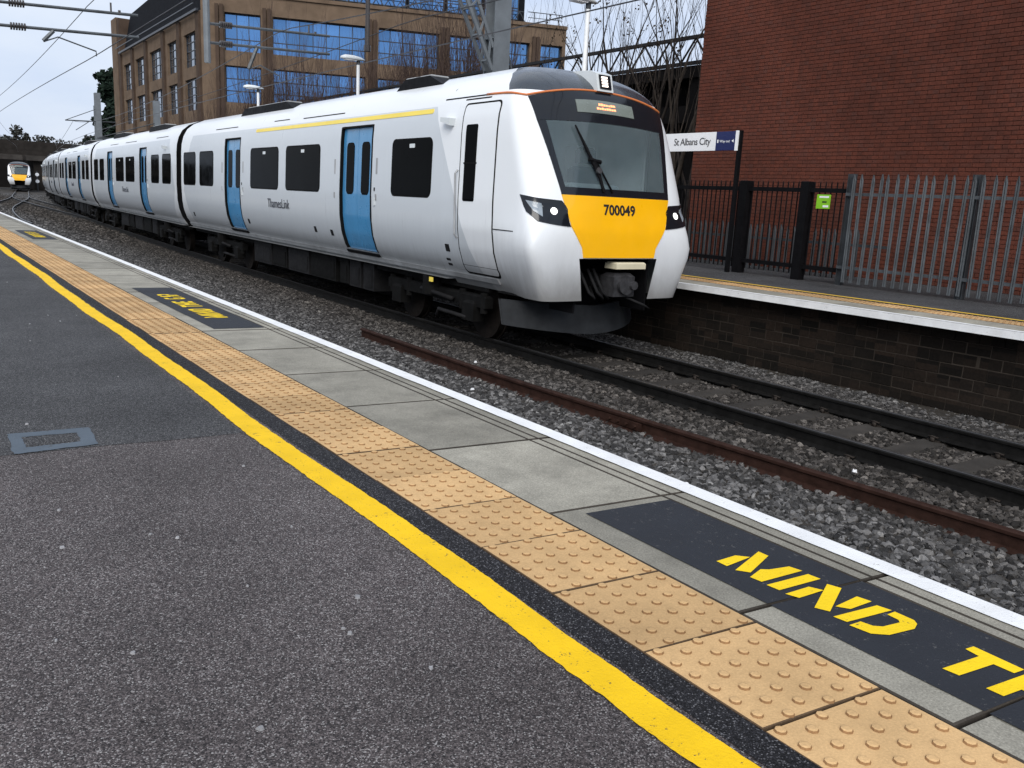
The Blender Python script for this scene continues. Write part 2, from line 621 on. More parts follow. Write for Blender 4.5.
def smooth_by_angle(o, ang=35):
    me = o.data
    bm = bmesh.new()
    bm.from_mesh(me)
    for e in bm.edges:
        if len(e.link_faces) == 2:
            e.smooth = e.calc_face_angle(0) < R(ang)
    for f_ in bm.faces:
        f_.smooth = True
    bm.to_mesh(me)
    bm.free()


# ------------------------------------------------------------------ track alignment
def cx(y):                                  # centre line of the train's track
    return 7.93 + 0.0007 * max(0.0, y - 8.0) ** 2


SID = [(4.2, 44), (4.3, 50), (5.4, 64), (7.6, 80), (10.0, 97), (15.5, 146), (19.5, 175)]


# ------------------------------------------------------------------ ground and near platform
def sheet(name, x0, x1, y0, y1, z, mat, nx=1, ny=1, jitter=0.0, parent=None):
    m = MB()
    rnd = random.Random(5)
    for j in range(ny + 1):
        for i in range(nx + 1):
            m.v.append((x0 + (x1 - x0) * i / nx, y0 + (y1 - y0) * j / ny, z + rnd.uniform(-jitter, jitter)))
    for j in range(ny):
        for i in range(nx):
            a = j * (nx + 1) + i
            m.f.append((a, a + 1, a + nx + 2, a + nx + 1))
    return m.build(name, mat, parent, fix=False)


tag(sheet('ground', -900, 900, -600, 1600, -1.45, 'grass_earth'), kind='structure')
tag(sheet('track_bed', 2.6, 24, -8, 240, -1.115, 'dirt', 30, 320, 0.012), kind='structure')

near = MB()
near.box(-22, 1.505, -9, 62, -1.40, 0.0)
near = near.build('platform', 'asphalt')
tag(near, kind='structure')
base = MB().box(1.505, 2.60, -9, 62, -1.40, -0.075).build('platform_base', 'concrete_dark', near)
# the newer, darker asphalt laid further along (slightly ragged seam)
rnd = random.Random(3)
m = MB()
seam = [(-22 + i * (23.26 / 80.0), 3.99 - 0.10 * max(0, (-22 + i * 23.26 / 80.0 - 0.2)) + rnd.uniform(-0.012, 0.012)) for i in range(81)]
m.v = [(x, y, 0.0015) for x, y in seam] + [(x, 62, 0.0015) for x, y in seam]
m.f = [(i, i + 1, 82 + i, 81 + i) for i in range(80)]
m.build('asphalt_patch', 'asphalt_dark', near, fix=False)
# the fresh black fill strip between yellow line and tactile paving
sheet('asphalt_strip', 1.405, 1.503, -9, 62, 0.0025, 'asphalt_black', parent=near)


def wobble_strip(name, x0, x1, y0, y1, z, mat, step, amp0, amp1, seed, parent, warp=None):
    r_ = random.Random(seed)
    m = MB()
    n = int((y1 - y0) / step)
    a = b = 0.0
    for i in range(n + 1):
        y = y0 + (y1 - y0) * i / n
        a = a * 0.8 + r_.uniform(-amp0, amp0)
        b = b * 0.8 + r_.uniform(-amp1, amp1)
        g = 0.010 * math.sin(y * 1.15 + 0.5) + 0.006 * math.sin(y * 2.9) - (0.022 * min(1, max(0, (1.9 - y) / 0.7)) if x0 < 2 else 0)
        if x0 > 2:
            g = 0.0
        if warp:
            g += warp(y)
        m.v += [(x0 + a + g, y, z), (x1 + b + g, y, z)]
    for i in range(n):
        m.f.append((2 * i, 2 * i + 1, 2 * i + 3, 2 * i + 2))
    return m.build(name, mat, parent, fix=False)


wobble_strip('yellow_line', 1.287, 1.400, -9, 62, 0.004, 'yellow_paint', 0.012, 0.0022, 0.0019, 4, near)

# tactile paving: one tile after another, each with its grid of raised blisters
SK = -0.11                                   # the joints run slightly askew


def tile_mesh(wid, dep, rows, simple=False):
    m = MB()
    g = 0.0025
    b = 0.0025
    x0, x1, y0, y1 = -wid + g, -g, g, dep - g
    vs = []
    for (xx, yy, zz) in [(x0, y0, -0.06), (x1, y0, -0.06), (x1, y1, -0.06), (x0, y1, -0.06), (x0, y0, -b), (x1, y0, -b), (x1, y1, -b), (x0, y1, -b),
                         (x0 + b, y0 + b, 0), (x1 - b, y0 + b, 0), (x1 - b, y1 - b, 0), (x0 + b, y1 - b, 0)]:
        vs.append((xx, yy + SK * xx, zz))
    fs = [(8, 9, 10, 11)]
    for i in range(4):
        j = (i + 1) % 4
        fs += [(i, j, 4 + j, 4 + i), (4 + i, 4 + j, 8 + j, 8 + i)]
    m.add(vs, fs)
    n = 8
    dirt_shade = []
    p = wid / rows
    for i in range(rows):
        for j in range(rows):
            x = -wid + p * (i + 0.5)
            y = dep / rows * (j + (0.28 if i % 2 else 0.72))
            ring = []
            for (r_, z) in ((0.0160, 0.0), (0.0135, 0.0052), (0.0085, 0.0068)):
                for k in range(n):
                    a = 2 * PI * k / n
                    ring.append((x + r_ * math.cos(a), y + r_ * math.sin(a) + SK * x, z))
            f2 = [(16 + k for k in range(n))]
            f2 = [tuple(range(16, 24))]
            for s_ in (0, 8):
                for k in range(n):
                    f2.append((s_ + k, s_ + (k + 1) % n, s_ + 8 + (k + 1) % n, s_ + 8 + k))
            dirt_shade += list(range(len(m.f) + 1, len(m.f) + 9))
            m.add(ring, f2)
    me = m.mesh('tactile_tile', 'tactile', fix=False)
    me.materials.append(MATS['blister_dirt_shade'])
    me.materials.append(MATS['tile_joint'])
    for q in range(1, 9):
        me.polygons[q].material_index = 2
    for q in dirt_shade:
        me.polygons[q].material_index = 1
    return me


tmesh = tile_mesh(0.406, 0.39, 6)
tmesh.update()
rnd = random.Random(8)
ty = 2.937 - 0.39 * 9
i = 0
while ty < 60:
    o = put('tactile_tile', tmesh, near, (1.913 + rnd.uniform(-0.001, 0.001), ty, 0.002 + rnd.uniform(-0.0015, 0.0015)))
    o.rotation_euler = (rnd.uniform(-0.003, 0.003), rnd.uniform(-0.003, 0.003), rnd.uniform(-0.004, 0.004))
    ty += 0.39
    i += 1

# coping slabs along the edge, with the two saw-cut grooves near the lip
joints = [-2.84, -1.93, -1.02, -0.11, 0.80]
y = 1.44
while y < 61:
    joints.append(y)
    y += 0.91
cop_cache = {}


def coping_mesh(L, mirror=False):
    key = (round(L, 3), mirror)
    if key in cop_cache:
        return cop_cache[key]
    m = MB()
    for (a, b_) in ((1.919, 2.4495), (2.4555, 2.505), (2.511, 2.650)):
        s0, s1 = SK * (a - 1.915), SK * (b_ - 1.915)
        g = 0.0065
        bb = 0.0045
        pts = [(a, g + s0), (b_, g + s1), (b_, L - g + s1), (a, L - g + s0)]
        inn = [(a + bb, g + s0 + bb), (b_ - bb, g + s1 + bb), (b_ - bb, L - g + s1 - bb), (a + bb, L - g + s0 - bb)]
        vs = [(p[0], p[1], -0.085) for p in pts] + [(p[0], p[1], -bb) for p in pts] + [(p[0], p[1], 0) for p in inn]
        fs = [(8, 9, 10, 11)]
        for i in range(4):
            j = (i + 1) % 4
            fs += [(i, j, 4 + j, 4 + i), (4 + i, 4 + j, 8 + j, 8 + i)]
        m.add(vs, fs)
    if mirror:
        m.v = [(-x, -yy, z) for x, yy, z in m.v]
    me = m.mesh('coping_slab', 'coping', fix=False)
    me.materials.append(MATS['joint_dirt'])
    for p_ in me.polygons:
        if p_.index % 9:
            p_.material_index = 1
    cop_cache[key] = me
    return cop_cache[key]


rnd = random.Random(12)
for a, b_ in zip(joints[:-1], joints[1:]):
    o = put('coping_slab', coping_mesh(b_ - a), near, (0, a, rnd.uniform(-0.0025, 0.0015)))
    o.rotation_euler = (0, 0, rnd.uniform(-0.0008, 0.0008))
wobble_strip('white_line', 2.562, 2.655, -9, 62, 0.0052, 'white_paint', 0.04, 0.002, 0.0005, 9, near)
m = MB()
m.box(2.6515, 2.657, -9, 62, -0.055, 0.0046)
m.build('white_edge_face', 'white_paint', near)

# stencilled warning panels
STROKES = [
    [(0.0, 0.005), (0.045, 0.005), (0.035, 0.135), (0.0, 0.10)],
    [(0.080, 0.005), (0.118, 0.035), (0.060, 0.20), (0.018, 0.20)],
    [(0.118, 0.085), (0.140, 0.005), (0.182, 0.010), (0.196, 0.20), (0.152, 0.19), (0.134, 0.11)],
    [(0.205, 0.005), (0.250, 0.010), (0.266, 0.20), (0.222, 0.195)],
    [(0.276, 0.005), (0.316, 0.02), (0.322, 0.135), (0.282, 0.115)],
    [(0.380, 0.005), (0.420, 0.025), (0.342, 0.20), (0.300, 0.185)],
    [(0.408, 0.07), (0.442, 0.095), (0.446, 0.20), (0.402, 0.19)],
    [(0.444, 0.005), (0.485, 0.012), (0.512, 0.20), (0.470, 0.19)],
    [(0.500, 0.0), (0.562, 0.01), (0.594, 0.05), (0.612, 0.15), (0.600, 0.185), (0.582, 0.20), (0.522, 0.20), (0.520, 0.162), (0.556, 0.160), (0.568, 0.148), (0.556, 0.08), (0.538, 0.058), (0.504, 0.050)],
    [(0.770, 0.005), (0.812, 0.010), (0.832, 0.150), (0.884, 0.152), (0.890, 0.195), (0.755, 0.20), (0.750, 0.165), (0.790, 0.158)],
    [(0.880, 0.01), (0.922, 0.012), (0.932, 0.085), (0.985, 0.085), (0.975, 0.01), (1.018, 0.01), (1.038, 0.20), (0.996, 0.20), (0.990, 0.125), (0.936, 0.125), (0.946, 0.20), (0.906, 0.20)],
    [(1.055, 0.01), (1.165, 0.01), (1.169, 0.048), (1.100, 0.048), (1.104, 0.085), (1.160, 0.085), (1.164, 0.122), (1.108, 0.122), (1.112, 0.162), (1.180, 0.162), (1.184, 0.20), (1.075, 0.20)],
    [(1.37, 0.01), (1.46, 0.01), (1.475, 0.11), (1.42, 0.11), (1.416, 0.075), (1.435, 0.075), (1.432, 0.048), (1.39, 0.048), (1.40, 0.162), (1.475, 0.162), (1.48, 0.20), (1.385, 0.20), (1.36, 0.17), (1.352, 0.04)],
    [(1.50, 0.01), (1.54, 0.01), (1.555, 0.065), (1.60, 0.065), (1.60, 0.01), (1.64, 0.01), (1.63, 0.20), (1.58, 0.20), (1.555, 0.11), (1.60, 0.10)],
    [(1.66, 0.01), (1.70, 0.01), (1.708, 0.08), (1.76, 0.085), (1.785, 0.12), (1.785, 0.17), (1.765, 0.20), (1.68, 0.20), (1.676, 0.162), (1.74, 0.162), (1.742, 0.12), (1.672, 0.115)],
]


def warning_panel(y_far, turned, z=0.0032):
    L = 3.02
    m = MB()
    # one piece of paint per slab, so that the joints stay open between them
    cuts = [y_far - L] + [j for j in joints if y_far - L + 0.05 < j < y_far - 0.05] + [y_far]
    for a, b_ in zip(cuts[:-1], cuts[1:]):
        g = 0.006
        ga = g if a != cuts[0] else 0
        gb = g if b_ != cuts[-1] else 0
        x0, x1 = 2.035, 2.440
        m.add([(x0, a + ga + SK * (x0 - 1.915), z), (x1, a + ga + SK * (x1 - 1.915), z), (x1, b_ - gb + SK * (x1 - 1.915), z), (x0, b_ - gb + SK * (x0 - 1.915), z)], [(0, 1, 2, 3)])
    pan = m.build('painted_panel', 'panel_paint', near, fix=False)
    for st in STROKES:
        m = MB()
        vs = []
        for (u, v) in st:
            if turned:
                vs.append((2.34 - v, (y_far - L) + 0.57 + u, z + 0.002))
            else:
                vs.append((2.13 + v, y_far - 0.57 - u, z + 0.002))
        m.add(vs, [tuple(range(len(vs)))])
        o = m.build('letter', 'letter_paint', pan)
        if o.data.polygons[0].normal.z < 0:
            o.data.flip_normals()
    return pan


warning_panel(2.29, False)
warning_panel(10.0, True)
warning_panel(21.2, True)

# drain cover with a painted surround
m = MB()
rnd = random.Random(2)
ox = [(0.315, 3.965), (0.645, 3.975), (0.655, 4.275), (0.325, 4.305)]
ix = [(0.372, 4.045), (0.588, 4.05), (0.592, 4.205), (0.376, 4.225)]


def dense(poly, n, amp):
    out = []
    for i in range(4):
        a, b_ = poly[i], poly[(i + 1) % 4]
        for k in range(n):
            t = k / n
            out.append((a[0] + (b_[0] - a[0]) * t + rnd.uniform(-amp, amp), a[1] + (b_[1] - a[1]) * t + rnd.uniform(-amp, amp)))
    return out


oo, ii = dense(ox, 12, 0.005), dense(ix, 12, 0.004)
m.v = [(p[0], p[1], 0.0045) for p in oo] + [(p[0], p[1], 0.0045) for p in ii]
m.f = [(k, (k + 1) % 48, 48 + (k + 1) % 48, 48 + k) for k in range(48)]
m.build('painted_surround', 'drain_paint', near, fix=False)
m = MB()
m.box(0.366, 0.598, 4.040, 4.230, 0.0, 0.003)
for k in range(9):
    m.box(0.392 + k * 0.0205, 0.403 + k * 0.0205, 4.066, 4.192, 0.003, 0.0055)
o = m.build('drain_cover', 'asphalt_dark', near)

# trodden chewing gum
rnd = random.Random(77)
spots = [(1.0, 2.08, .011), (0.89, 1.9, .008), (0.885, 1.93, .006), (0.99, 1.64, .007), (0.67, 2.76, .008), (0.34, 2.85, .010), (0.39, 2.08, .008), (0.6, 2.83, .006), (0.42, 4.45, .009), (0.38, 3.2, .008), (1.1, 3.4, .008), (0.75, 2.3, .005), (0.55, 1.62, .009)]
spots += [(rnd.uniform(0.0, 1.25), rnd.uniform(1.2, 14), rnd.uniform(0.003, 0.008)) for _ in range(20)]
for (x, y, r_) in spots:
    m = MB()
    z = 0.0055 if y < 3.9 else 0.0085
    n = 9
    rr = [r_ * rnd.uniform(0.6, 1.2) for _ in range(n)]
    vs = [(x + rr[k] * math.cos(2 * PI * k / n), y + rr[k] * math.sin(2 * PI * k / n), z - 0.006) for k in range(n)]
    vs += [(x + 0.75 * rr[k] * math.cos(2 * PI * k / n), y + 0.75 * rr[k] * math.sin(2 * PI * k / n), z) for k in range(n)]
    m.add(vs, [tuple(range(n, 2 * n))] + [(k, (k + 1) % n, n + (k + 1) % n, n + k) for k in range(n)])
    m.build('gum_spot', 'gum', near, fix=False)

# ------------------------------------------------------------------ far platform
E0 = 9.99                                    # its edge
FY = [-9 + 2.0 * i for i in range(50)]


def bend(y):
    return cx(y) - 7.93


def swept(x0, x1, z0, z1):
    return MB().sweep([(x0, z0), (x1, z0), (x1, z1), (x0, z1)], [(bend(y), y, 0) for y in FY])


farp = swept(E0 + 1.12, 40, -1.40, -0.001).build('far_platform', 'asphalt_dark')
tag(farp, kind='structure')
swept(E0 + 0.28, E0 + 1.12, -1.40, -0.08).build('platform_base', 'mortar_dark', farp)
y = -6.0
rnd = random.Random(31)
while y < 60:
    m = MB().cbox(E0 + 0.006, E0 + 0.655, 0.005, 0.905, -0.075, 0, 0.006)
    if 'fc' not in cop_cache:
        cop_cache['fc'] = m.mesh('coping_slab', 'coping')
    put('coping_slab', cop_cache['fc'], farp, (bend(y), y, rnd.uniform(-0.002, 0.002)))
    y += 0.91
y = -6.0
m = MB()
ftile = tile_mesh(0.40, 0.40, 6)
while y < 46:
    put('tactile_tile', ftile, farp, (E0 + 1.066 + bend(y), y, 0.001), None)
    y += 0.402
wobble_strip('asphalt_strip', E0 + 1.068, E0 + 1.125, -9, 88, 0.0035, 'asphalt_black', 1.0, 0.0, 0.0, 13, farp, bend)
wobble_strip('yellow_line', E0 + 1.20, E0 + 1.31, -9, 88, 0.004, 'far_yellow', 0.1, 0.003, 0.003, 14, farp, bend)
wobble_strip('white_line', E0 - 0.002, E0 + 0.10, -9, 88, 0.0045, 'white_paint', 0.1, 0.0003, 0.002, 15, farp, bend)
swept(E0 - 0.012, E0 + 0.004, -0.085, 0.0).build('white_edge_face', 'white_paint', farp)
# block courses of the platform wall below the edge
bm_ = MB()
bm_.cbox(-0.142, 0.142, -0.0685, 0.0685, 0, 0.022, 0.006)
bm_.v = [(-z, xx, yy) for xx, yy, z in bm_.v]
blk = bm_.mesh('brick', 'brick_black')
rnd = random.Random(17)
for r_ in range(7):
    z = -0.165 - r_ * 0.145
    y = 2.6 + (0.145 if r_ % 2 else 0)
    while y < 13.4:
        o = put('brick', blk, farp, (E0 + 0.275 + rnd.uniform(-0.004, 0.006) + (0.02 if r_ else 0.0) + bend(y), y, z))
        o.rotation_euler = (0, 0, rnd.uniform(-0.012, 0.012))
        y += 0.29

# ------------------------------------------------------------------ ballast
def scatter(name, obj, density, size, seed, lift=0.0):
    ng = bpy.data.node_groups.new(name, 'GeometryNodeTree')
    ng.interface.new_socket('Geometry', in_out='INPUT', socket_type='NodeSocketGeometry')
    ng.interface.new_socket('Geometry', in_out='OUTPUT', socket_type='NodeSocketGeometry')
    N = ng.nodes.new
    gi, go = N('NodeGroupInput'), N('NodeGroupOutput')
    dp = N('GeometryNodeDistributePointsOnFaces')
    dp.inputs['Density'].default_value = density
    dp.inputs['Seed'].default_value = seed
    ng.links.new(gi.outputs[0], dp.inputs['Mesh'])
    join = N('GeometryNodeJoinGeometry')
    for k in range(7):
        ico = N('GeometryNodeMeshIcoSphere')
        ico.inputs['Radius'].default_value = size
        ico.inputs['Subdivisions'].default_value = 1 if k % 2 else 2
        nz = N('ShaderNodeTexNoise')
        nz.noise_dimensions = '4D'
        nz.inputs['W'].default_value = 3.7 * k + seed
        nz.inputs['Scale'].default_value = 0.9 / size
        nz.inputs['Detail'].default_value = 1
        sb = N('ShaderNodeVectorMath')
        sb.operation = 'SUBTRACT'
        sb.inputs[1].default_value = (0.5, 0.5, 0.5)
        ng.links.new(nz.outputs['Color'], sb.inputs[0])
        sc = N('ShaderNodeVectorMath')
        sc.operation = 'SCALE'
        sc.inputs['Scale'].default_value = size * 2.6
        ng.links.new(sb.outputs[0], sc.inputs[0])
        sp = N('GeometryNodeSetPosition')
        ng.links.new(ico.outputs['Mesh'], sp.inputs['Geometry'])
        ng.links.new(sc.outputs[0], sp.inputs['Offset'])
        tr = N('GeometryNodeTransform')
        tr.inputs['Scale'].default_value = (1.0, 0.72 + 0.06 * (k % 3), 0.55 + 0.07 * (k % 4))
        ng.links.new(sp.outputs[0], tr.inputs['Geometry'])
        sm = N('GeometryNodeSetMaterial')
        sm.inputs['Material'].default_value = MATS['ballast_stone']
        ng.links.new(tr.outputs[0], sm.inputs['Geometry'])
        g2 = N('GeometryNodeGeometryToInstance')
        ng.links.new(sm.outputs[0], g2.inputs[0])
        ng.links.new(g2.outputs[0], join.inputs[0])
    io = N('GeometryNodeInstanceOnPoints')
    io.inputs['Pick Instance'].default_value = True
    ng.links.new(dp.outputs['Points'], io.inputs['Points'])
    ng.links.new(join.outputs[0], io.inputs['Instance'])
    rv = N('FunctionNodeRandomValue')
    rv.data_type = 'FLOAT_VECTOR'
    rv.inputs[0].default_value = (-0.7, -0.7, 0)
    rv.inputs[1].default_value = (0.7, 0.7, 6.283)
    ng.links.new(rv.outputs[0], io.inputs['Rotation'])
    rs = N('FunctionNodeRandomValue')
    rs.data_type = 'FLOAT'
    rs.inputs[2].default_value = 0.55
    rs.inputs[3].default_value = 1.3
    rs.inputs['Seed'].default_value = 5
    ng.links.new(rs.outputs[1], io.inputs['Scale'])
    j2 = N('GeometryNodeJoinGeometry')
    ng.links.new(gi.outputs[0], j2.inputs[0])
    ng.links.new(io.outputs[0], j2.inputs[0])
    ng.links.new(j2.outputs[0], go.inputs[0])
    md = obj.modifiers.new('stones', 'NODES')
    md.node_group = ng


SLP = 0.66
SL0 = 0.35                                     # first sleeper
rnd = random.Random(40)


def bed(name, x0f, x1f, y0, y1, zf, nx, dy, amp):
    m = MB()
    ny = int((y1 - y0) / dy)
    for j in range(ny + 1):
        y = y0 + dy * j
        for i in range(nx + 1):
            x = x0f(y) + (x1f(y) - x0f(y)) * i / nx
            m.v.append((x, y, zf(x, y) + rnd.uniform(-amp, amp)))
    for j in range(ny):
        for i in range(nx):
            a = j * (nx + 1) + i
            m.f.append((a, a + 1, a + nx + 2, a + nx + 1))
    return m


def zb(x, y):
    d = abs(x - cx(y))
    return -1.105 + 0.035 * math.exp(-((d - 1.05) / 0.35) ** 2) - 0.03 * max(0, (x - 9.3))


bA = bed('ballast', lambda y: 2.68, lambda y: cx(y) - 0.83, -3, 34, zb, 22, 0.25, 0.014)
bB = bed('ballast', lambda y: cx(y) + 0.83, lambda y: E0 + 0.32 + bend(y), -3, 34, zb, 6, 0.25, 0.014)
nA = len(bA.v)
bA.add(bB.v, bB.f)
k = 0
while SL0 + k * SLP < 30:                      # the cribs between the sleepers
    y0, y1 = SL0 + k * SLP + 0.13, SL0 + (k + 1) * SLP - 0.13
    c0 = cx(y0)
    bA.add([(c0 - 0.66, y0, -1.115), (c0 + 0.66, y0, -1.115), (c0 + 0.66, y1, -1.115), (c0 - 0.66, y1, -1.115)], [(0, 1, 2, 3)])
    k += 1
ball = bA.build('ballast', 'dirt', fix=False)
tag(ball, 'loose grey granite ballast stones between the platforms', 'ballast', kind='stuff')
scatter('ballast_scatter', ball, 820, 0.034, 3)
bC = bed('ballast', lambda y: 2.68, lambda y: cx(y) + 4, 34, 120, lambda x, y: -1.10, 24, 1.0, 0.02)
ballf = bC.build('ballast', 'dirt', fix=False)
tag(ballf, 'dark distant ballast around the junction rails near the bridge', 'ballast', kind='stuff')
scatter('ballast_scatter_far', ballf, 90, 0.075, 9)

# ------------------------------------------------------------------ track
RP = [(-0.070, -0.159), (0.070, -0.159), (0.070, -0.150), (0.012, -0.128), (0.010, -0.045), (0.034, -0.034), (0.036, -0.010), (0.026, 0.0), (-0.026, 0.0), (-0.036, -0.010), (-0.034, -0.034), (-0.010, -0.045), (-0.012, -0.128), (-0.070, -0.150)]
trk = thing('railway_track', 'dark running track with concrete sleepers under the near train', 'track', (0, 0, RAIL))
ysr = [-6 + 1.5 * i for i in range(100)]
for s in (-1, 1):
    m = MB().sweep(RP, [(cx(y) + s * 0.752, y, 0) for y in ysr])
    rl = m.build('rail', 'rail_steel', trk)
    m = MB().sweep([(-0.024, 0.0), (0.024, 0.0), (0.020, 0.0025), (-0.020, 0.0025)], [(cx(y) + s * 0.752, y, 0) for y in ysr])
    m.build('running_surface', 'rail_head', rl)
m = MB().cbox(-1.25, 1.25, -0.13, 0.13, -0.36, -0.178, 0.02)
slm = m.mesh('sleeper', 'sleeper')
m = MB()
m.box(-0.075, 0.075, -0.07, 0.07, -0.178, -0.1605)
slp_pad = m.mesh('rail_pad', 'clip')
m = MB()
m.tube([(0.045, -0.04, -0.135), (0.085, -0.045, -0.13), (0.10, 0.0, -0.118), (0.085, 0.045, -0.13), (0.045, 0.035, -0.135), (0.05, 0.0, -0.148)], 0.009, 5)
m.box(0.075, 0.105, -0.02, 0.02, -0.18, -0.13)
clip_m = m.mesh('rail_clip', 'clip', smooth=True)
k = -4
while SL0 + k * SLP < 60:
    y = SL0 + k * SLP
    s_ = put('sleeper', slm, trk, (cx(y), y, 0))
    if 0 < y < 12:
        for s in (-1, 1):
            put('rail_pad', slp_pad, s_, (s * 0.752, 0, 0))
            put('rail_clip', clip_m, s_, (s * 0.752, 0, 0))
            o = put('rail_clip', clip_m, s_, (s * 0.752, 0, 0))
            o.rotation_euler = (0, 0, PI)
    k += 1

# the rusty spare rail left lying on the stones beside the track
def spx(y):
    return 5.86 + 0.36 * max(0, (8.5 - y) / 6.1) ** 1.3 if y < 8.5 else 5.86


sp = thing('spare_rail', 'rusty brown loose rail lying on the ballast beside the running track', 'rail', (5.9, 6, RAIL - 0.03))
m = MB().sweep(RP, [(spx(y) - 5.9, y - 6, 0.0) for y in [12.15 - 0.6 * i for i in range(28)]])
m.build('rail_length', 'rail_rust', sp)
m = MB()
for dx in (-1, 1):
    m.box(spx(6.3) - 5.9 + (0.012 if dx > 0 else -0.034), spx(6.3) - 5.9 + (0.034 if dx > 0 else -0.012), -0.1, 0.52, -0.125, -0.048)
    for q in range(4):
        xx = spx(6.3) - 5.9 + dx * 0.034
        m.cyl((xx, -0.03 + q * 0.125, -0.086), (xx + dx * 0.03, -0.03 + q * 0.125, -0.086), 0.016, 6)
m.build('fishplate', 'rail_rust', sp)

# the siding with the points in front of the far train
sid = thing('siding_track', 'thin shining siding rails curving from the bridge towards the platform', 'track', (0, 0, RAIL))


def spline(pts, n):
    out = []
    P = [pts[0]] + list(pts) + [pts[-1]]
    for i in range(1, len(P) - 2):
        for k in range(n):
            t = k / n
            a, b_, c, d = P[i - 1], P[i], P[i + 1], P[i + 2]
            out.append(tuple(0.5 * ((2 * b_[q]) + (-a[q] + c[q]) * t + (2 * a[q] - 5 * b_[q] + 4 * c[q] - d[q]) * t * t + (-a[q] + 3 * b_[q] - 3 * c[q] + d[q]) * t ** 3) for q in range(2)))
    out.append(pts[-1])
    return out


sc_ = spline(SID, 8)
for s in (-1, 1):
    m = MB().sweep(RP, [(x + s * 0.752, y, 0) for x, y in sc_])
    rl = m.build('rail', 'rail_steel', sid)
    MB().sweep([(-0.03, 0.0), (0.03, 0.0), (0.028, 0.003), (-0.028, 0.003)], [(x + s * 0.752, y, 0) for x, y in sc_]).build('running_surface', 'rail_head', rl)
xo = spline([(cx(52), 52), (9.3, 62), (9.35, 76), (9.8, 92), (10.6, 102)], 8)
for s in (-1, 1):
    m = MB().sweep(RP, [(x + s * 0.752, y, -0.002) for x, y in xo])
    rl = m.build('rail', 'rail_steel', sid)
    MB().sweep([(-0.03, -0.002), (0.03, -0.002), (0.028, 0.001), (-0.028, 0.001)], [(x + s * 0.752, y, 0) for x, y in xo]).build('running_surface', 'rail_head', rl)
for i, (x, y) in enumerate(sc_):
    if 44 < y < 120:
        o = put('sleeper', slm, sid, (x, y, -0.004))
# small pale bits of litter among the stones
rnd = random.Random(21)
lit = [(6.35, 9.6), (3.7, 2.05), (3.9, 7.6), (5.1, 4.5), (5.4, 8.2), (3.3, 11.5), (4.6, 3.3), (6.7, 4.0), (3.3, 3.7)]
names = ['beside the end of the rusty rail', 'close to the near platform letters', 'in the open ballast strip', 'beside the rusty rail', 'beside the fishplate joint', 'near the far warning panel', 'on the stones by the white edge', 'between rusty rail and running rail', 'below the white platform edge']
for (x, y), nm in zip(lit, names):
    m = MB()
    a = rnd.uniform(0, 3)
    pts = []
    for q in range(7):
        an = a + 2 * PI * q / 7
        rr = rnd.uniform(0.018, 0.038)
        pts.append((rr * math.cos(an), rr * math.sin(an) * 0.8))
    vs = [(p[0], p[1], 0.0 + rnd.uniform(0, 0.01)) for p in pts] + [(p[0] * 0.7, p[1] * 0.7, 0.022 + rnd.uniform(0, 0.012)) for p in pts]
    m.add(vs, [tuple(range(7, 14)), tuple(reversed(range(7)))] + [(q, (q + 1) % 7, 7 + (q + 1) % 7, 7 + q) for q in range(7)])
    o = m.build('litter_scrap', 'litter', None, loc=(x, y, zb(x, y) + 0.026))
    tag(o, 'small white scrap of litter ' + nm, 'litter', 'white litter scraps in the ballast')

# ------------------------------------------------------------------ train
PR = [(1.05, .80), (1.16, .95), (1.27, 1.12), (1.35, 1.35), (1.393, 1.65), (1.40, 2.05), (1.375, 2.95), (1.355, 3.17), (1.30, 3.38), (1.19, 3.58), (1.0, 3.74), (.7, 3.87), (.35, 3.935), (.0, 3.95)]
NZ = [(.6, .06), (.75, .03), (1.3, 0.), (1.7, .02), (2.17, .10), (2.8, .32), (3.35, .52), (3.5, .60), (3.65, .74), (3.78, .95), (3.87, 1.2), (3.92, 1.5), (3.95, 1.9)]


def interp(x, pts, ix=0, iy=1):
    if x <= pts[0][ix]:
        return pts[0][iy]
    for a, b_ in zip(pts[:-1], pts[1:]):
        if x <= b_[ix]:
            t = (x - a[ix]) / (b_[ix] - a[ix])
            return a[iy] + (b_[iy] - a[iy]) * t
    return pts[-1][iy]


def hw(z):
    return interp(z, PR, 1, 0)


def nose(z):
    return interp(z, NZ)


CD = 0.42


def hwc(z):
    """half width at the cab corners: the lower fairings flare out, then draw in towards the track"""
    return hw(z) if z > 2.05 else interp(z, [(.6, 1.10), (.8, 1.22), (1.1, 1.33), (1.42, 1.455), (1.5, 1.46), (1.75, 1.425), (2.05, 1.40)])


def ex(z):
    if z < 2.0:
        return 3.4 + 5.0 * min(1, (2.0 - z) / 0.5)
    return 3.4 if z < 2.2 else 3.4 - 0.5 * min(1, (z - 2.2) / 1.2)


def cab(th, z, off=0.0):
    """point on the cab shell; th = -90..90 degrees round the front"""
    def P(t, zz):
        e = ex(zz)
        wd = hwc(zz)
        s, c = math.sin(t), math.cos(t)
        return Vector((wd * math.copysign(abs(s) ** (2 / e), s), nose(zz) + CD * (1 - abs(c) ** (2 / e)), zz))
    p = P(th, z)
    if off:
        a = P(min(th + 0.02, 1.56), z) - P(max(th - 0.02, -1.56), z)
        b_ = P(th, min(z + 0.02, 3.94)) - P(th, z - 0.02)
        n = a.cross(b_)
        if n.length > 1e-9:
            n.normalize()
            if n.y > 0 and abs(th) < 1.2:
                n = -n
            elif abs(th) >= 1.2 and n.x * th < 0:
                n = -n
            p = p + n * off
    return p


def th_of(a, z):
    q = min(1.0, abs(a) / hwc(z))
    return math.copysign(math.asin(q ** (ex(z) / 2)), a)


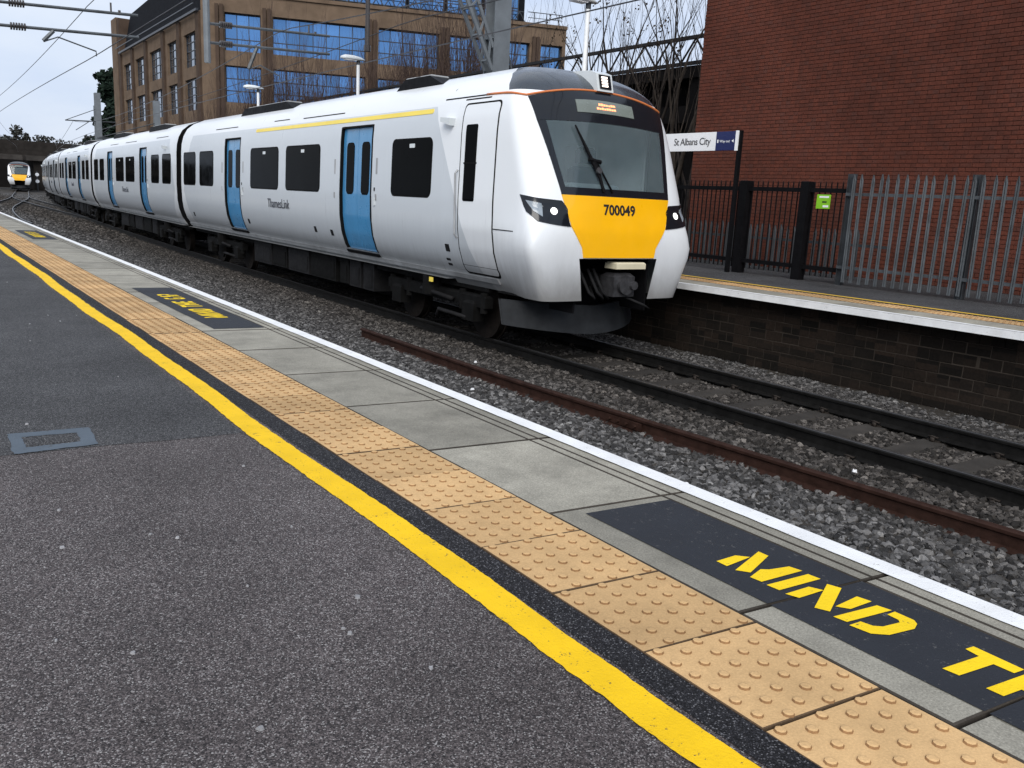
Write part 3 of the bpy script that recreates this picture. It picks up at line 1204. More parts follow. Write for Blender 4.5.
def shell_patch(rows, nu, nv, off, skirt=0.02, lat=False):
    """rows: list (top to bottom) of lists of (theta, z), or of (lateral, z); ruled between rows"""
    def cab_(t, z, off_):
        return cab(th_of(t, z) if lat else t, z, off_)
    def res(row, n):
        out = []
        L = [0]
        for a, b_ in zip(row[:-1], row[1:]):
            L.append(L[-1] + math.hypot(b_[0] - a[0], (b_[1] - a[1])))
        for k in range(n + 1):
            d = L[-1] * k / n
            for i in range(len(row) - 1):
                if d <= L[i + 1] + 1e-9:
                    t = (d - L[i]) / max(1e-9, L[i + 1] - L[i])
                    out.append((row[i][0] + (row[i + 1][0] - row[i][0]) * t, row[i][1] + (row[i + 1][1] - row[i][1]) * t))
                    break
        return out
    rr = [res(r_, nu) for r_ in rows]
    g = []
    for a, b_ in zip(rr[:-1], rr[1:]):
        for k in range(nv):
            t = k / nv
            g.append([(p[0] + (q[0] - p[0]) * t, p[1] + (q[1] - p[1]) * t) for p, q in zip(a, b_)])
    g.append(rr[-1])
    m = MB()
    W = nu + 1
    for row in g:
        m.v += [tuple(cab_(t, z, off)) for t, z in row]
    for j in range(len(g) - 1):
        for i in range(nu):
            a = j * W + i
            m.f.append((a, a + 1, a + W + 1, a + W))
    H = len(g)
    loop = [(0, i) for i in range(W)] + [(j, W - 1) for j in range(1, H)] + [(H - 1, i) for i in range(W - 2, -1, -1)] + [(j, 0) for j in range(H - 2, 0, -1)]
    o = len(m.v)
    m.v += [tuple(cab_(g[j][i][0], g[j][i][1], off - skirt)) for j, i in loop]
    n = len(loop)
    for k in range(n):
        a, b_ = loop[k], loop[(k + 1) % n]
        m.f.append((a[0] * W + a[1], b_[0] * W + b_[1], o + (k + 1) % n, o + k))
    return m


def frow(half, z_edge, z_mid, n=9):
    """a row across the front, bowed in height"""
    out = []
    for k in range(n):
        t = -1 + 2 * k / (n - 1)
        z = z_edge + (z_mid - z_edge) * (1 - t * t)
        out.append((half * t, z))
    return out


def side_patch(m, s, y0, y1, z0, z1, off, rad=0.08, thick=0.03, ny=1):
    """rounded panel lying on the body side (s = -1 near side, +1 far side)"""
    zs = []
    for k in range(5):
        a = PI / 2 * k / 4
        zs.append((z0 + rad * (1 - math.sin(a)), rad * (1 - math.cos(a))) if False else (z0 + rad * (1 - math.cos(a)), rad * (1 - math.sin(a))))
    n = max(1, int((z1 - z0) / 0.06))
    for k in range(1, n):
        zs.append((z0 + rad + (z1 - z0 - 2 * rad) * k / n, 0))
    for k in range(5):
        a = PI / 2 * (4 - k) / 4
        zs.append((z1 - rad * (1 - math.cos(a)), rad * (1 - math.sin(a))))
    o = len(m.v)
    for z, ins in zs:
        for yy in (y0 + ins, y1 - ins):
            m.v.append((s * (hw(z) + off), yy, z))
        for yy in (y0 + ins, y1 - ins):
            m.v.append((s * (hw(z) + off - thick), yy, z))
    for k in range(len(zs) - 1):
        a = o + 4 * k
        m.f += [(a, a + 1, a + 5, a + 4), (a + 2, a, a + 4, a + 6), (a + 1, a + 3, a + 7, a + 5)]
    e = o + 4 * (len(zs) - 1)
    m.f += [(o, o + 2, o + 3, o + 1), (e, e + 1, e + 3, e + 2)]
    return m


BZ = [.86, .95, 1.05, 1.12, 1.22, 1.35, 1.6, 2.05, 2.5, 2.95, 3.17, 3.28, 3.38, 3.48, 3.58, 3.66, 3.74, 3.81, 3.87, 3.935, 3.95]


def car_body(y0, y1, doors, cut_front=True, cut_back=True):
    ys = [y0, y1]
    for a, b_ in doors:
        ys += [a, b_]
    yy = y0
    while yy < y1:
        ys.append(yy)
        yy += 1.4
    ys = sorted(set(round(q, 3) for q in ys))
    m = MB()
    for s in (-1, 1):
        o = len(m.v)
        for yv in ys:
            for z in BZ:
                m.v.append((s * hw(z), yv, z))
        n = len(BZ)
        for i in range(len(ys) - 1):
            mid = (ys[i] + ys[i + 1]) / 2
            ind = any(a < mid < b_ for a, b_ in doors)
            for k in range(n - 1):
                if ind and BZ[k] > 1.0 and BZ[k + 1] < 3.18:
                    continue
                a = o + i * n + k
                f_ = (a, a + n, a + n + 1, a + 1)
                m.f.append(f_ if s < 0 else tuple(reversed(f_)))
        for (a, b_) in doors:                 # jambs, sill and head of each doorway
            zz = [z for z in BZ if 1.04 < z < 3.18]
            for yv in (a, b_):
                q = len(m.v)
                for z in zz:
                    m.v += [(s * hw(z), yv, z), (s * (hw(z) - 0.075), yv, z)]
                for k in range(len(zz) - 1):
                    m.f.append((q + 2 * k, q + 2 * k + 1, q + 2 * k + 3, q + 2 * k + 2))
            for z in (zz[0], zz[-1]):
                q = len(m.v)
                m.v += [(s * hw(z), a, z), (s * (hw(z) - 0.075), a, z), (s * (hw(z) - 0.075), b_, z), (s * hw(z), b_, z)]
                m.f.append((q, q + 1, q + 2, q + 3))
    q = len(m.v)
    m.v += [(-1.25, y0, .86), (1.25, y0, .86), (1.25, y1, .86), (-1.25, y1, .86)]
    m.f.append((q, q + 1, q + 2, q + 3))
    return m


def end_wall(parent, yv, d):
    m = MB()
    loop = [(-hw(z) + 0.012, z) for z in BZ] + [(hw(z) - 0.012, z) for z in reversed(BZ[:-1])]
    m.prism(loop, lambda u, v, w_: (u, w_, v), yv, yv + d)
    m.build('end_wall', 'train_black', parent)


def bogie(parent, y):
    m = MB()
    for s in (-1, 1):
        m.cbox(s * 1.02 - 0.07, s * 1.02 + 0.07, y - 1.55, y + 1.55, 0.50, 0.68, 0.03)
        for wy in (-1.15, 1.15):
            m.cbox(s * 1.05 - 0.09, s * 1.05 + 0.11, y + wy - 0.16, y + wy + 0.16, 0.28, 0.58, 0.04)
            m.cyl((s * 1.04, y + wy - 0.3, 0.42), (s * 1.04, y + wy - 0.3, 0.72), 0.06, 10)
            m.cyl((s * 1.04, y + wy + 0.3, 0.42), (s * 1.04, y + wy + 0.3, 0.72), 0.06, 10)
        m.cyl((s * 1.08, y, 0.55), (s * 1.08, y, 0.85), 0.17, 14)
    m.box(-0.9, 0.9, y - 0.35, y + 0.35, 0.45, 0.75)
    b = m.build('bogie_frame', 'underframe', parent)
    for wy in (-1.15, 1.15):
        m = MB()
        for s in (-1, 1):
            x = s * 0.752
            m.tube([(x - s * 0.075, y + wy, .42), (x - s * 0.045, y + wy, .42)], .45, 28)
            m.tube([(x - s * 0.045, y + wy, .42), (x + s * 0.06, y + wy, .42)], .42, 28)
        m.cyl((-0.7, y + wy, .42), (0.7, y + wy, .42), 0.08, 10)
        o = m.build('wheelset', 'wheel', parent)
        smooth_by_angle(o)
    m = MB()
    m.tube([(-1.13, y - 0.7, 0.55), (-1.18, y + 0.2, 0.62)], 0.035, 8)
    m.tube([(-1.12, y - 1.1, 0.32), (-1.2, y - 0.4, 0.36), (-1.2, y - 0.35, 0.25)], 0.03, 8)
    m.build('damper', 'underframe_grey', parent, True)


def underboxes(parent, ylist, seed):
    r_ = random.Random(seed)
    for (a, b_, d, mt) in ylist:
        m = MB()
        for s in (-1, 1):
            x0, x1 = (-1.08, -0.35) if s < 0 else (0.35, 1.08)
            d = max(d, 0.33)
            m.cbox(x0, x1, a, b_, d, 0.82, 0.015)
            m.cbox((x0 - 0.012) if s < 0 else (x1 - 0.01), (x0 + 0.01) if s < 0 else x1 + 0.012, a + 0.08, b_ - 0.08, d + 0.06, 0.70, 0.004)
        m.build('equipment_case', mt, parent)


def door_set(parent, a, b_):
    mid = (a + b_) / 2
    for s in (-1, 1):
        for (u, v) in ((a + 0.012, mid - 0.006), (mid + 0.006, b_ - 0.012)):
            m = MB()
            side_patch(m, s, u, v, 1.06, 3.16, -0.045, 0.01, 0.04)
            o = m.build('door', 'train_blue', parent)
            smooth_by_angle(o)
            m = MB()
            c = (u + v) / 2
            side_patch(m, s, c - 0.16, c + 0.16, 2.03, 2.92, -0.040, 0.09, 0.02)
            m.build('door_window', 'window_glass', parent)
        for yb_ in (a - 0.15, b_ + 0.15) if s > 0 else (a - 0.15,):
            m = MB()
            side_patch(m, s, yb_ - 0.035, yb_ + 0.035, 1.86, 1.99, 0.012, 0.015, 0.02)
            m.build('door_button', 'lamp_cover', parent)
            m = MB()
            side_patch(m, s, yb_ - 0.02, yb_ + 0.02, 2.10, 2.16, 0.006, 0.01, 0.01)
            m.build('door_indicator', 'seal', parent)
        m = MB()
        side_patch(m, s, a - 0.02, b_ + 0.02, 0.985, 1.035, 0.045, 0.005, 0.12)
        m.build('door_step', 'black_steel', parent)
        m = MB()
        side_patch(m, s, a - 0.035, a + 0.012, 1.06, 3.19, 0.004, 0.01, 0.05)
        side_patch(m, s, b_ - 0.012, b_ + 0.035, 1.06, 3.19, 0.004, 0.01, 0.05)
        side_patch(m, s, a + 0.012, b_ - 0.012, 3.163, 3.195, 0.004, 0.005, 0.05)
        m.build('door_seal', 'seal', parent)


def car_windows(parent, wins, blinds=()):
    for s in (-1, 1):
        for i, (a, b_) in enumerate(wins):
            m = MB()
            side_patch(m, s, a - 0.025, b_ + 0.025, 2.035, 2.925, 0.003, 0.11, 0.02)
            m.build('window_frame', 'seal', parent)
            m = MB()
            side_patch(m, s, a, b_, 2.06, 2.90, 0.007, 0.09, 0.02)
            m.build('window', 'window_glass', parent)
            if s < 0 and b_ - a > 1.25:
                m = MB()
                side_patch(m, s, (a + b_) / 2 - 0.11, (a + b_) / 2 + 0.06, 2.78, 2.84, 0.010, 0.01, 0.005)
                m.build('window_sticker', 'lamp_cover', parent)


def roof_gear(parent, y0, y1):
    m = MB()
    for s in (-1, 1):
        m.prism([(y0, 3.64), (y0 + 0.7, 3.905), (y1 - 0.5, 3.905), (y1, 3.64)], lambda u, v, w_: (w_, u, v), -1.0, 1.0)
        break
    m.build('roof_unit', 'train_black', parent)
    m = MB()
    n = int((y1 - y0) / 0.75)
    for k in range(n):
        yy = y0 + 0.75 + k * (y1 - y0 - 1.3) / max(1, n)
        m.cbox(-0.94, -0.62, yy, yy + 0.5, 3.905, 3.935, 0.01)
        m.cbox(0.62, 0.94, yy, yy + 0.5, 3.905, 3.935, 0.01)
    m.build('roof_vent', 'sill_grey', parent)


CARL = 16.8
WINS = [(.76, 1.94), (2.45, 3.63), (6.6, 8.32), (8.75, 10.47), (13.45, 14.6), (15.1, 16.25)]
DOORS = [(4.45, 5.62), (11.36, 12.53)]
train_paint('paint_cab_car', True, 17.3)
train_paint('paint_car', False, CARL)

train = thing('passenger_train', 'long white and grey train with yellow nose and blue doors passing the platform', 'train', (7.92, 8.55, RAIL))


def place(parent_name, y_start, L, mesh_builder, mat):
    a = Vector((cx(y_start + 0.8), y_start + 0.8))
    b_ = Vector((cx(y_start + L - 0.8), y_start + L - 0.8))
    d = (b_ - a).normalized()
    ph = math.atan2(d.x, d.y)
    org = a - d * 0.8
    o = mesh_builder.build(parent_name, mat, train)
    o.location = (org.x - 7.92, org.y - 8.55, 0)
    o.rotation_euler = (0, 0, -ph)
    return o


# --- leading carriage (its own frame: y runs back from the nose)
FD = [(4.83, 6.09), (11.94, 13.11)]
FW = [(2.78, 4.05), (7.08, 8.87), (9.35, 11.14), (14.13, 15.38), (15.81, 17.02)]
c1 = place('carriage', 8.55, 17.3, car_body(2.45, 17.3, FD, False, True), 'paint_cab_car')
smooth_by_angle(c1, 30)
for a, b_ in FD:
    door_set(c1, a, b_)
car_windows(c1, FW)
for yb in (3.15, 14.35):
    bogie(c1, yb)
underboxes(c1, [(5.3, 5.75, .28, 'underframe_grey'), (5.85, 6.35, .26, 'underframe_grey'), (6.4, 6.8, .35, 'underframe'), (7.0, 8.3, .30, 'underframe'), (8.4, 9.6, .26, 'underframe_grey'), (9.7, 10.6, .34, 'underframe'), (10.7, 11.9, .30, 'underframe_grey')], 4)
for s in (-1, 1):
    m = MB()
    side_patch(m, s, 1.15, 17.28, .90, .975, 0.028, 0.005, 0.1)
    m.build('sill_strip', 'sill_grey', c1)
    m = MB()
    side_patch(m, s, 1.6, 17.25, .74, .885, -0.01, 0.005, 0.1)
    m.build('solebar', 'underframe', c1)
    m = MB()
    side_patch(m, s, 2.85, 10.9, 3.265, 3.335, 0.006, 0.03, 0.01)
    m.build('yellow_stripe', 'stripe_yellow', c1)
    m = MB()
    for (a, b_, z) in ((1.1, 2.6, 3.44), (1.35, 2.0, 3.40), (6.2, 8.2, 3.44), (9.0, 9.9, 3.46), (12.4, 14.2, 3.44)):
        side_patch(m, s, a, b_, z, z + 0.018, 0.005, 0.004, 0.01)
    m.build('roof_gutter', 'seal', c1)
roof_gear(c1, 2.9, 4.9)
roof_gear(c1, 9.2, 13.2)
# small fittings on the body side
m = MB()
for (yy, zz) in ((4.62, 2.5), (6.35, 2.5), (13.35, 2.5), (11.7, 2.5)):
    side_patch(m, -1, yy - 0.03, yy + 0.03, zz - 0.12, zz + 0.14, 0.004, 0.005, 0.01)
    side_patch(m, -1, yy - 0.025, yy + 0.025, zz - 0.55, zz - 0.45, 0.006, 0.005, 0.01)
m.build('door_sign', 'sill_grey', c1)
m = MB()
for (yy, zz) in ((2.3, 1.33), (2.35, 1.12), (6.6, 1.3), (7.4, 1.32), (11.5, 1.28), (1.55, 1.3), (16.3, 1.25)):
    side_patch(m, -1, yy - 0.06, yy + 0.06, zz - 0.055, zz + 0.055, 0.004, 0.01, 0.01)
m.build('access_hatch', 'underframe_grey', c1)
m = MB()
m.prism([(2.18, 3.06), (2.42, 3.12), (2.42, 3.18), (2.16, 3.16)], lambda u, v, w_: (-w_, u, v), hw(3.1) - 0.02, hw(3.1) + 0.10)
m.build('camera_pod', 'lamp_cover', c1)
m = MB()
m.box(-1.245, -1.225, 2.9, 3.0, .76, .83)
m.build('hazard_mark', 'stripe_yellow', c1)


def side_text(parent, txt, y_left, z, size, mat, name, s=-1):
    me = text_mesh(txt, size, 0.002)
    me.materials.clear()
    me.materials.append(MATS[mat])
    for v in me.vertices:
        zz = z + v.co.y
        v.co = (-(hw(zz) + 0.005 + v.co.z), y_left - v.co.x, zz)
    return put(name, me, parent)


side_text(c1, 'ThamesLink', 10.0, 1.66, 0.27, 'logo_grey', 'operator_lettering')

# cab shell
CB = [.80, .86, .95, 1.05, 1.12, 1.22, 1.36, 1.5, 1.65, 1.8, 1.95, 2.1, 2.2, 2.35, 2.5, 2.65, 2.8, 2.95, 3.08, 3.17, 3.28, 3.38, 3.48, 3.56, 3.62, 3.68, 3.74, 3.79, 3.83, 3.87, 3.90, 3.925, 3.94, 3.949]
NT_ = 64
CE = 2.452


def cab_ring(z):
    w_ = hw(z)
    yb = nose(z) + CD
    ym = max(1.0, yb + 0.05)
    ring = [(-w_, CE, z), (-w_, (CE + ym) / 2, z), (-w_, ym, z)]
    for k in range(NT_ + 1):
        ring.append(tuple(cab(-PI / 2 + PI * k / NT_, z)))
    ring += [(w_, ym, z), (w_, (CE + ym) / 2, z), (w_, CE, z)]
    return ring


rings = [cab_ring(z) for z in CB]
NP = len(rings[0])
mw, md_ = MB(), MB()
for m in (mw, md_):
    for rg in rings:
        m.v += rg
for j in range(len(CB) - 1):
    for i in range(NP - 1):
        q = [j * NP + i, j * NP + i + 1, (j + 1) * NP + i + 1, (j + 1) * NP + i]
        c = sum((Vector(mw.v[t]) for t in q), Vector()) / 4
        if c.z < 1.36 and abs(c.x) < 0.64 and c.y < 0.5:
            continue
        if 2.24 < c.z < 3.14 and c.y < 1.0 and abs(c.x) < 0.905 + (c.z - 2.25) * 0.16 + 0.045:
            continue
        tail = c.z > 3.46 and 3 <= i < NP - 4
        (md_ if tail else mw).f.append(tuple(q))
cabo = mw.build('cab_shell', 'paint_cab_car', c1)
smooth_by_angle(cabo, 40)
o = md_.build('cab_roof', 'roof_dark', c1)
smooth_by_angle(o, 40)
# black mask, windscreen, yellow panel
def lrow(a0, a1, z0, z1, bow=0.0, n=9):
    return [(a0 + (a1 - a0) * k / (n - 1), z0 + (z1 - z0) * k / (n - 1)) for k in range(n)]


m = MB()
for rows, nu, nv in (([frow(1.165, 3.385, 3.545), frow(1.125, 3.09, 3.13)], 30, 6),
                     ([frow(0.965, 2.265, 2.265), frow(0.95, 2.17, 2.17)], 30, 3),
                     ([[(-1.125, 3.09), (-1.005, 3.09)], [(-1.045, 2.7), (-0.955, 2.7)], [(-0.965, 2.265), (-0.885, 2.265)]], 4, 8),
                     ([[(1.005, 3.09), (1.125, 3.09)], [(0.955, 2.7), (1.045, 2.7)], [(0.885, 2.265), (0.965, 2.265)]], 4, 8)):
    mm = shell_patch(rows, nu, nv, 0.010, lat=True)
    m.add(mm.v, mm.f)
o = m.build('windscreen_mask', 'mask_black', c1)
smooth_by_angle(o)
# the driver's cab seen through the glass
m = MB()
m.box(-1.22, 1.22, 2.30, 2.36, 1.75, 3.40)
m.box(-1.20, 1.20, 0.72, 2.30, 3.36, 3.40)
m.box(-1.24, -1.20, 0.95, 2.30, 1.75, 3.36)
m.box(1.20, 1.24, 0.95, 2.30, 1.75, 3.36)
m.build('cab_lining', 'cab_lining', c1)
m = MB()
m.cbox(-1.12, 1.12, 0.42, 1.10, 1.85, 2.20, 0.05)
m.cbox(-0.45, 0.45, 0.62, 0.95, 2.20, 2.34, 0.04)
m.build('driver_desk', 'cab_desk', c1)
for xs in (-0.30, 0.62):
    m = MB()
    m.cbox(xs - 0.25, xs + 0.25, 1.55, 1.72, 1.8, 2.62, 0.06)
    m.cbox(xs - 0.15, xs + 0.15, 1.55, 1.68, 2.66, 2.90, 0.05)
    m.build('driver_seat', 'cab_seat', c1)
m = MB()
m.cbox(0.72, 1.12, 1.95, 2.25, 2.2, 2.95, 0.03)  # pale block added in place of daylight through the far side window
m.cbox(-1.12, -0.92, 1.85, 2.25, 2.2, 3.2, 0.03)
m.build('cab_light_and_post', 'cab_pale', c1)
m = shell_patch([frow(1.04, 3.11, 3.15), frow(0.99, 2.7, 2.72), frow(0.90, 2.25, 2.25)], 30, 8, 0.004, 0.003, lat=True)
o = m.build('windscreen', 'windscreen', c1)
smooth_by_angle(o)
m = shell_patch([frow(0.95, 2.166, 2.166), frow(0.84, 1.77, 1.77), frow(0.66, 1.50, 1.50), frow(0.635, 1.37, 1.37)], 24, 5, 0.012, lat=True)
yel = m.build('yellow_front', 'train_yellow', c1)
smooth_by_angle(yel)
m = shell_patch([frow(0.50, 3.40, 3.425), frow(0.50, 3.24, 3.255)], 14, 3, 0.018, lat=True)
m.build('destination_display', 'display_glass', c1)
# two rows of lit display characters (not legible in the photograph)
rnd = random.Random(6)
for (z, a0, n_) in ((3.355, -0.12, 7), (3.305, -0.16, 8)):
    m = MB()
    for k in range(n_):
        a = a0 + k * 0.043
        t0, t1 = th_of(a, z), th_of(a + 0.034, z)
        h_ = rnd.uniform(0.016, 0.03)
        mm = shell_patch([[(t0, z + h_), (t1, z + h_)], [(t0, z), (t1, z)]], 1, 1, 0.021, 0.004)
        m.add(mm.v, mm.f)
    m.build('display_text', 'led_orange', c1)
# orange line over the mask, running back along the roof edge
pts = []
for k in range(33):
    t = -1 + 2 * k / 32
    z = 3.40 + 0.155 * (1 - t * t)
    pts.append(cab(th_of(1.175 * t, z), z, 0.010))
def edge_run(s):
    out = []
    t0 = th_of(1.175, 3.40)
    for k in range(1, 7):
        t = t0 + (PI / 2 - t0) * k / 6
        out.append(cab(s * t, 3.40 + 0.006 * k, 0.008))
    for yy, z in ((1.1, 3.445), (1.3, 3.45), (1.5, 3.452)):
        out.append(Vector((s * (hw(z) + 0.006), yy, z)))
    return out


m = MB().tube(list(reversed(edge_run(-1))) + pts + edge_run(1), 0.016, 6)
m.build('orange_line', 'orange_line', c1, True)
# high marker light in its housing
m = MB()
m.prism([(0.60, 3.565), (0.665, 3.80), (0.80, 3.845), (1.15, 3.86), (1.15, 3.6)], lambda u, v, w_: (w_, u, v), -0.075, 0.205)
hsg = m.build('marker_housing', 'lamp_cover', c1)
m = MB()
m.prism([(0.594, 3.60), (0.648, 3.785), (0.66, 3.785), (0.606, 3.60)], lambda u, v, w_: (w_, u, v), -0.035, 0.165)
m.build('marker_recess', 'mask_black', c1)
m = MB()
for k in range(4):
    z = 3.625 + k * 0.037
    y_ = 0.594 + (z - 3.60) * 0.292
    m.box(0.0, 0.10, y_ - 0.008, y_ + 0.01, z, z + 0.024)
m.build('marker_lens', 'toplight', c1)
# headlights wrap round the corners
for s in (-1, 1):
    def H(t, z, s=s):
        return (s * t, z)
    top = [H(th_of(0.955, 2.09), 2.09), H(1.0, 2.11), H(1.50, 2.145)]
    bot = [H(th_of(0.85, 1.765), 1.765), H(0.98, 1.82), H(1.34, 1.93)]
    m = shell_patch([top, bot], 12, 6, 0.012)
    hl = m.build('headlight', 'mask_black', c1)
    smooth_by_angle(hl)
    def lerp(u, v):
        def at(row, uu):
            i = 0 if uu < 0.5 else 1
            t = uu * 2 - i
            return (row[i][0] + (row[i + 1][0] - row[i][0]) * t, row[i][1] + (row[i + 1][1] - row[i][1]) * t)
        a, b_ = at(top, u), at(bot, u)
        return (a[0] + (b_[0] - a[0]) * v, a[1] + (b_[1] - a[1]) * v)
    m = shell_patch([[lerp(0.44, 0.22), lerp(0.86, 0.25)], [lerp(0.40, 0.78), lerp(0.66, 0.68)]], 6, 4, 0.016)
    m.build('indicator_lens', 'lamp_lens', c1)
    u0 = lerp(0.21, 0.48)
    m = MB()
    n = 14
    cpt = cab(u0[0], u0[1], 0.02)
    ctr = cab(u0[0], u0[1], 0.0)
    ax = (cpt - ctr).normalized()
    m.tube([cpt - ax * 0.03, cpt, cpt + ax * 0.012], [0.05, 0.048, 0.03], n)
    m.build('headlamp', 'headlamp', c1)
# number on the yellow front
me = text_mesh('700049', 0.185, 0.001, 0.0, 1.02, 0.006)
me.materials.clear()
me.materials.append(MATS['ink'])
for v in me.vertices:
    a = -0.29 + v.co.x
    z = 1.935 + v.co.y
    v.co = cab(th_of(a, z), z, 0.0145 + v.co.z)
put('unit_number', me, c1)
# wiper with its arm and blade
m = MB()
wp = lambda a, z, off=0.03: cab(th_of(a, z), z, off)
m.tube([wp(-0.28, 2.22, 0.03), wp(-0.36, 2.52, 0.06), wp(-0.40, 2.60, 0.07)], 0.022, 6)
m.tube([wp(-0.13, 2.22, 0.03), wp(-0.34, 2.56, 0.06)], 0.014, 6)
m.tube([wp(-0.60, 3.05, 0.045), wp(-0.50, 2.80, 0.05), wp(-0.40, 2.56, 0.05), wp(-0.30, 2.30, 0.045)], [0.012, 0.022, 0.028, 0.012], 6)
m.cyl(wp(-0.47, 2.62, 0.05), wp(-0.30, 2.58, 0.08), 0.03, 6)
m.build('wiper', 'black_steel', c1)
m = MB().cyl(wp(-0.345, 2.475, 0.05), wp(-0.345, 2.475, 0.085), 0.045, 10)
m.build('wiper_cap', 'rail_head', c1)
# side door of the cab with its narrow window
for s in (-1, 1):
    m = MB()
    side_patch(m, s, 1.06, 1.93, 1.02, 3.33, 0.008, 0.06, 0.03)
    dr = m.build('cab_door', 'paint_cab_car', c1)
    smooth_by_angle(dr)
    m = MB()
    side_patch(m, s, 1.035, 1.955, 0.99, 3.355, 0.005, 0.07, 0.02)
    m.build('cab_door_seal', 'seal', c1)
    m = MB()
    side_patch(m, s, 1.52, 1.82, 2.02, 3.06, 0.013, 0.03, 0.02)
    m.build('cab_door_window', 'window_glass', c1)
    m = MB()
    side_patch(m, s, 1.50, 1.84, 2.53, 2.55, 0.016, 0.005, 0.02)
    m.build('window_bar', 'seal', c1)
    m = MB()
    m.tube([(s * (hw(1.5) + 0.01), 1.99, 1.5), (s * (hw(1.5) + 0.05), 1.99, 1.55), (s * (hw(2.4) + 0.05), 1.99, 2.4), (s * (hw(2.45) + 0.01), 1.99, 2.45)], 0.013, 6)
    m.build('handrail', 'sill_grey', c1)
    m = MB()
    pts = []
    for k in range(9):
        yy = 0.50 + 0.53 * k / 8
        t = max(0.0, min(1.0, (1.0 - yy) / (1.0 - nose(1.67) - CD)))
        pts.append((s * (hw(1.67) + (hwc(1.67) - hw(1.67)) * t + 0.001), yy, 1.67))
    m.tube(pts, 0.007, 5)
    m.build('panel_gap', 'seal', c1)
# coupler bay
m = MB()
m.box(-0.66, -0.63, 0.12, 1.1, .62, 1.38)
m.box(0.63, 0.66, 0.12, 1.1, .62, 1.38)
m.box(-0.66, 0.66, 1.1, 1.15, .42, 1.40)
m.box(-0.66, 0.66, 0.10, 1.1, 1.385, 1.42)
m.build('coupler_bay', 'train_black', c1)
m = MB()
m.cyl((0.14, 0.9, 1.0), (0.14, 0.25, 1.0), 0.11, 14)
m.cbox(-0.05, 0.33, 0.02, 0.30, 0.84, 1.16, 0.05)
m.cyl((0.14, 0.04, 1.0), (0.14, -0.04, 1.0), 0.13, 16)
m.cyl((0.24, 0.0, 1.0), (0.24, -0.09, 1.0), 0.06, 10)
o = m.build('coupler', 'couple_metal', c1)
smooth_by_angle(o)
m = MB().cbox(-0.06, 0.48, -0.02, 0.22, 1.22, 1.31, 0.02)
m.build('electric_head_cover', 'plate_yellow', c1)
m = MB()
for a in (-0.45, -0.3, -0.2):
    m.tube([(a, 0.3, 1.2), (a + 0.05, 0.12, 0.9), (a + 0.18, 0.15, 0.8), (a + 0.25, 0.35, 0.95)], 0.022, 6)
m.tube([(0.2, 0.1, 0.84), (0.5, -0.02, 0.72), (0.62, 0.0, 0.66)], 0.018, 6)
m.build('hose', 'rubber', c1, True)
# obstacle deflector below the nose
m = MB()
n = 18
prof = []
for k in range(n + 1):
    t = -1 + 2 * k / n
    prof.append((1.20 * t, 0.40 + 0.55 * abs(t) ** 2.2, 0.27 + 0.10 * abs(t) ** 1.5, 0.66 + 0.06 * abs(t)))
for (x, yy, zl, zh) in prof:
    m.v += [(x, yy, zl), (x, yy + 0.10, zh), (x, yy + 0.05, zl), (x, yy + 0.16, zh)]
for k in range(n):
    a = 4 * k
    m.f += [(a, a + 4, a + 5, a + 1), (a + 2, a + 3, a + 7, a + 6), (a, a + 2, a + 6, a + 4), (a + 1, a + 5, a + 7, a + 3)]
o = m.build('obstacle_deflector', 'deflector', c1)
smooth_by_angle(o)
# fairing undersides
m = MB()
for s in (-1, 1):
    m.box(min(s * 0.66, s * 1.12), max(s * 0.66, s * 1.12), 0.10, 1.25, .785, .805)
m.build('fairing_underside', 'underframe', c1)

# --- following carriages: one is built, the rest are copies
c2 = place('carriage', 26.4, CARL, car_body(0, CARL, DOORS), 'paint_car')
smooth_by_angle(c2, 30)
for a, b_ in DOORS:
    door_set(c2, a, b_)
car_windows(c2, WINS)
for yb in (2.6, 14.2):
    bogie(c2, yb)
underboxes(c2, [(4.6, 5.4, .30, 'underframe_grey'), (5.6, 6.9, .26, 'underframe'), (7.1, 8.6, .30, 'underframe_grey'), (8.8, 9.7, .36, 'underframe'), (9.9, 11.6, .28, 'underframe_grey')], 7)
for s in (-1, 1):
    m = MB()
    side_patch(m, s, 0.02, CARL - 0.02, .90, .975, 0.028, 0.005, 0.1)
    m.build('sill_strip', 'sill_grey', c2)
    m = MB()
    side_patch(m, s, 0.05, CARL - 0.05, .74, .885, -0.01, 0.005, 0.1)
    m.build('solebar', 'underframe', c2)
    m = MB()
    for (a, b_, z) in ((1.5, 3.2, 3.44), (6.6, 8.8, 3.44), (10.4, 12.2, 3.44)):
        side_patch(m, s, a, b_, z, z + 0.018, 0.005, 0.004, 0.01)
    m.build('roof_gutter', 'seal', c2)
roof_gear(c2, 2.6, 6.0)
roof_gear(c2, 10.0, 13.4)
m = MB()
side_patch(m, -1, 8.4, 8.66, 2.3, 2.7, 0.004, 0.02, 0.01)
m = MB()
m.prism([(1.4, 3.06), (1.62, 3.12), (1.62, 3.18), (1.38, 3.16)], lambda u, v, w_: (-w_, u, v), hw(3.1) - 0.02, hw(3.1) + 0.10)
m.build('camera_pod', 'lamp_cover', c2)
side_text(c2, 'ThamesLink', 9.2, 1.66, 0.27, 'logo_grey', 'operator_lettering')
end_wall(c2, 0.004, 0.04)
end_wall(c2, CARL - 0.044, 0.04)
end_wall(c1, 17.256, 0.04)
kids = [o for o in bpy.data.objects if o.parent == c2]
y = 26.4 + CARL + 0.55
cars = [c1, c2]
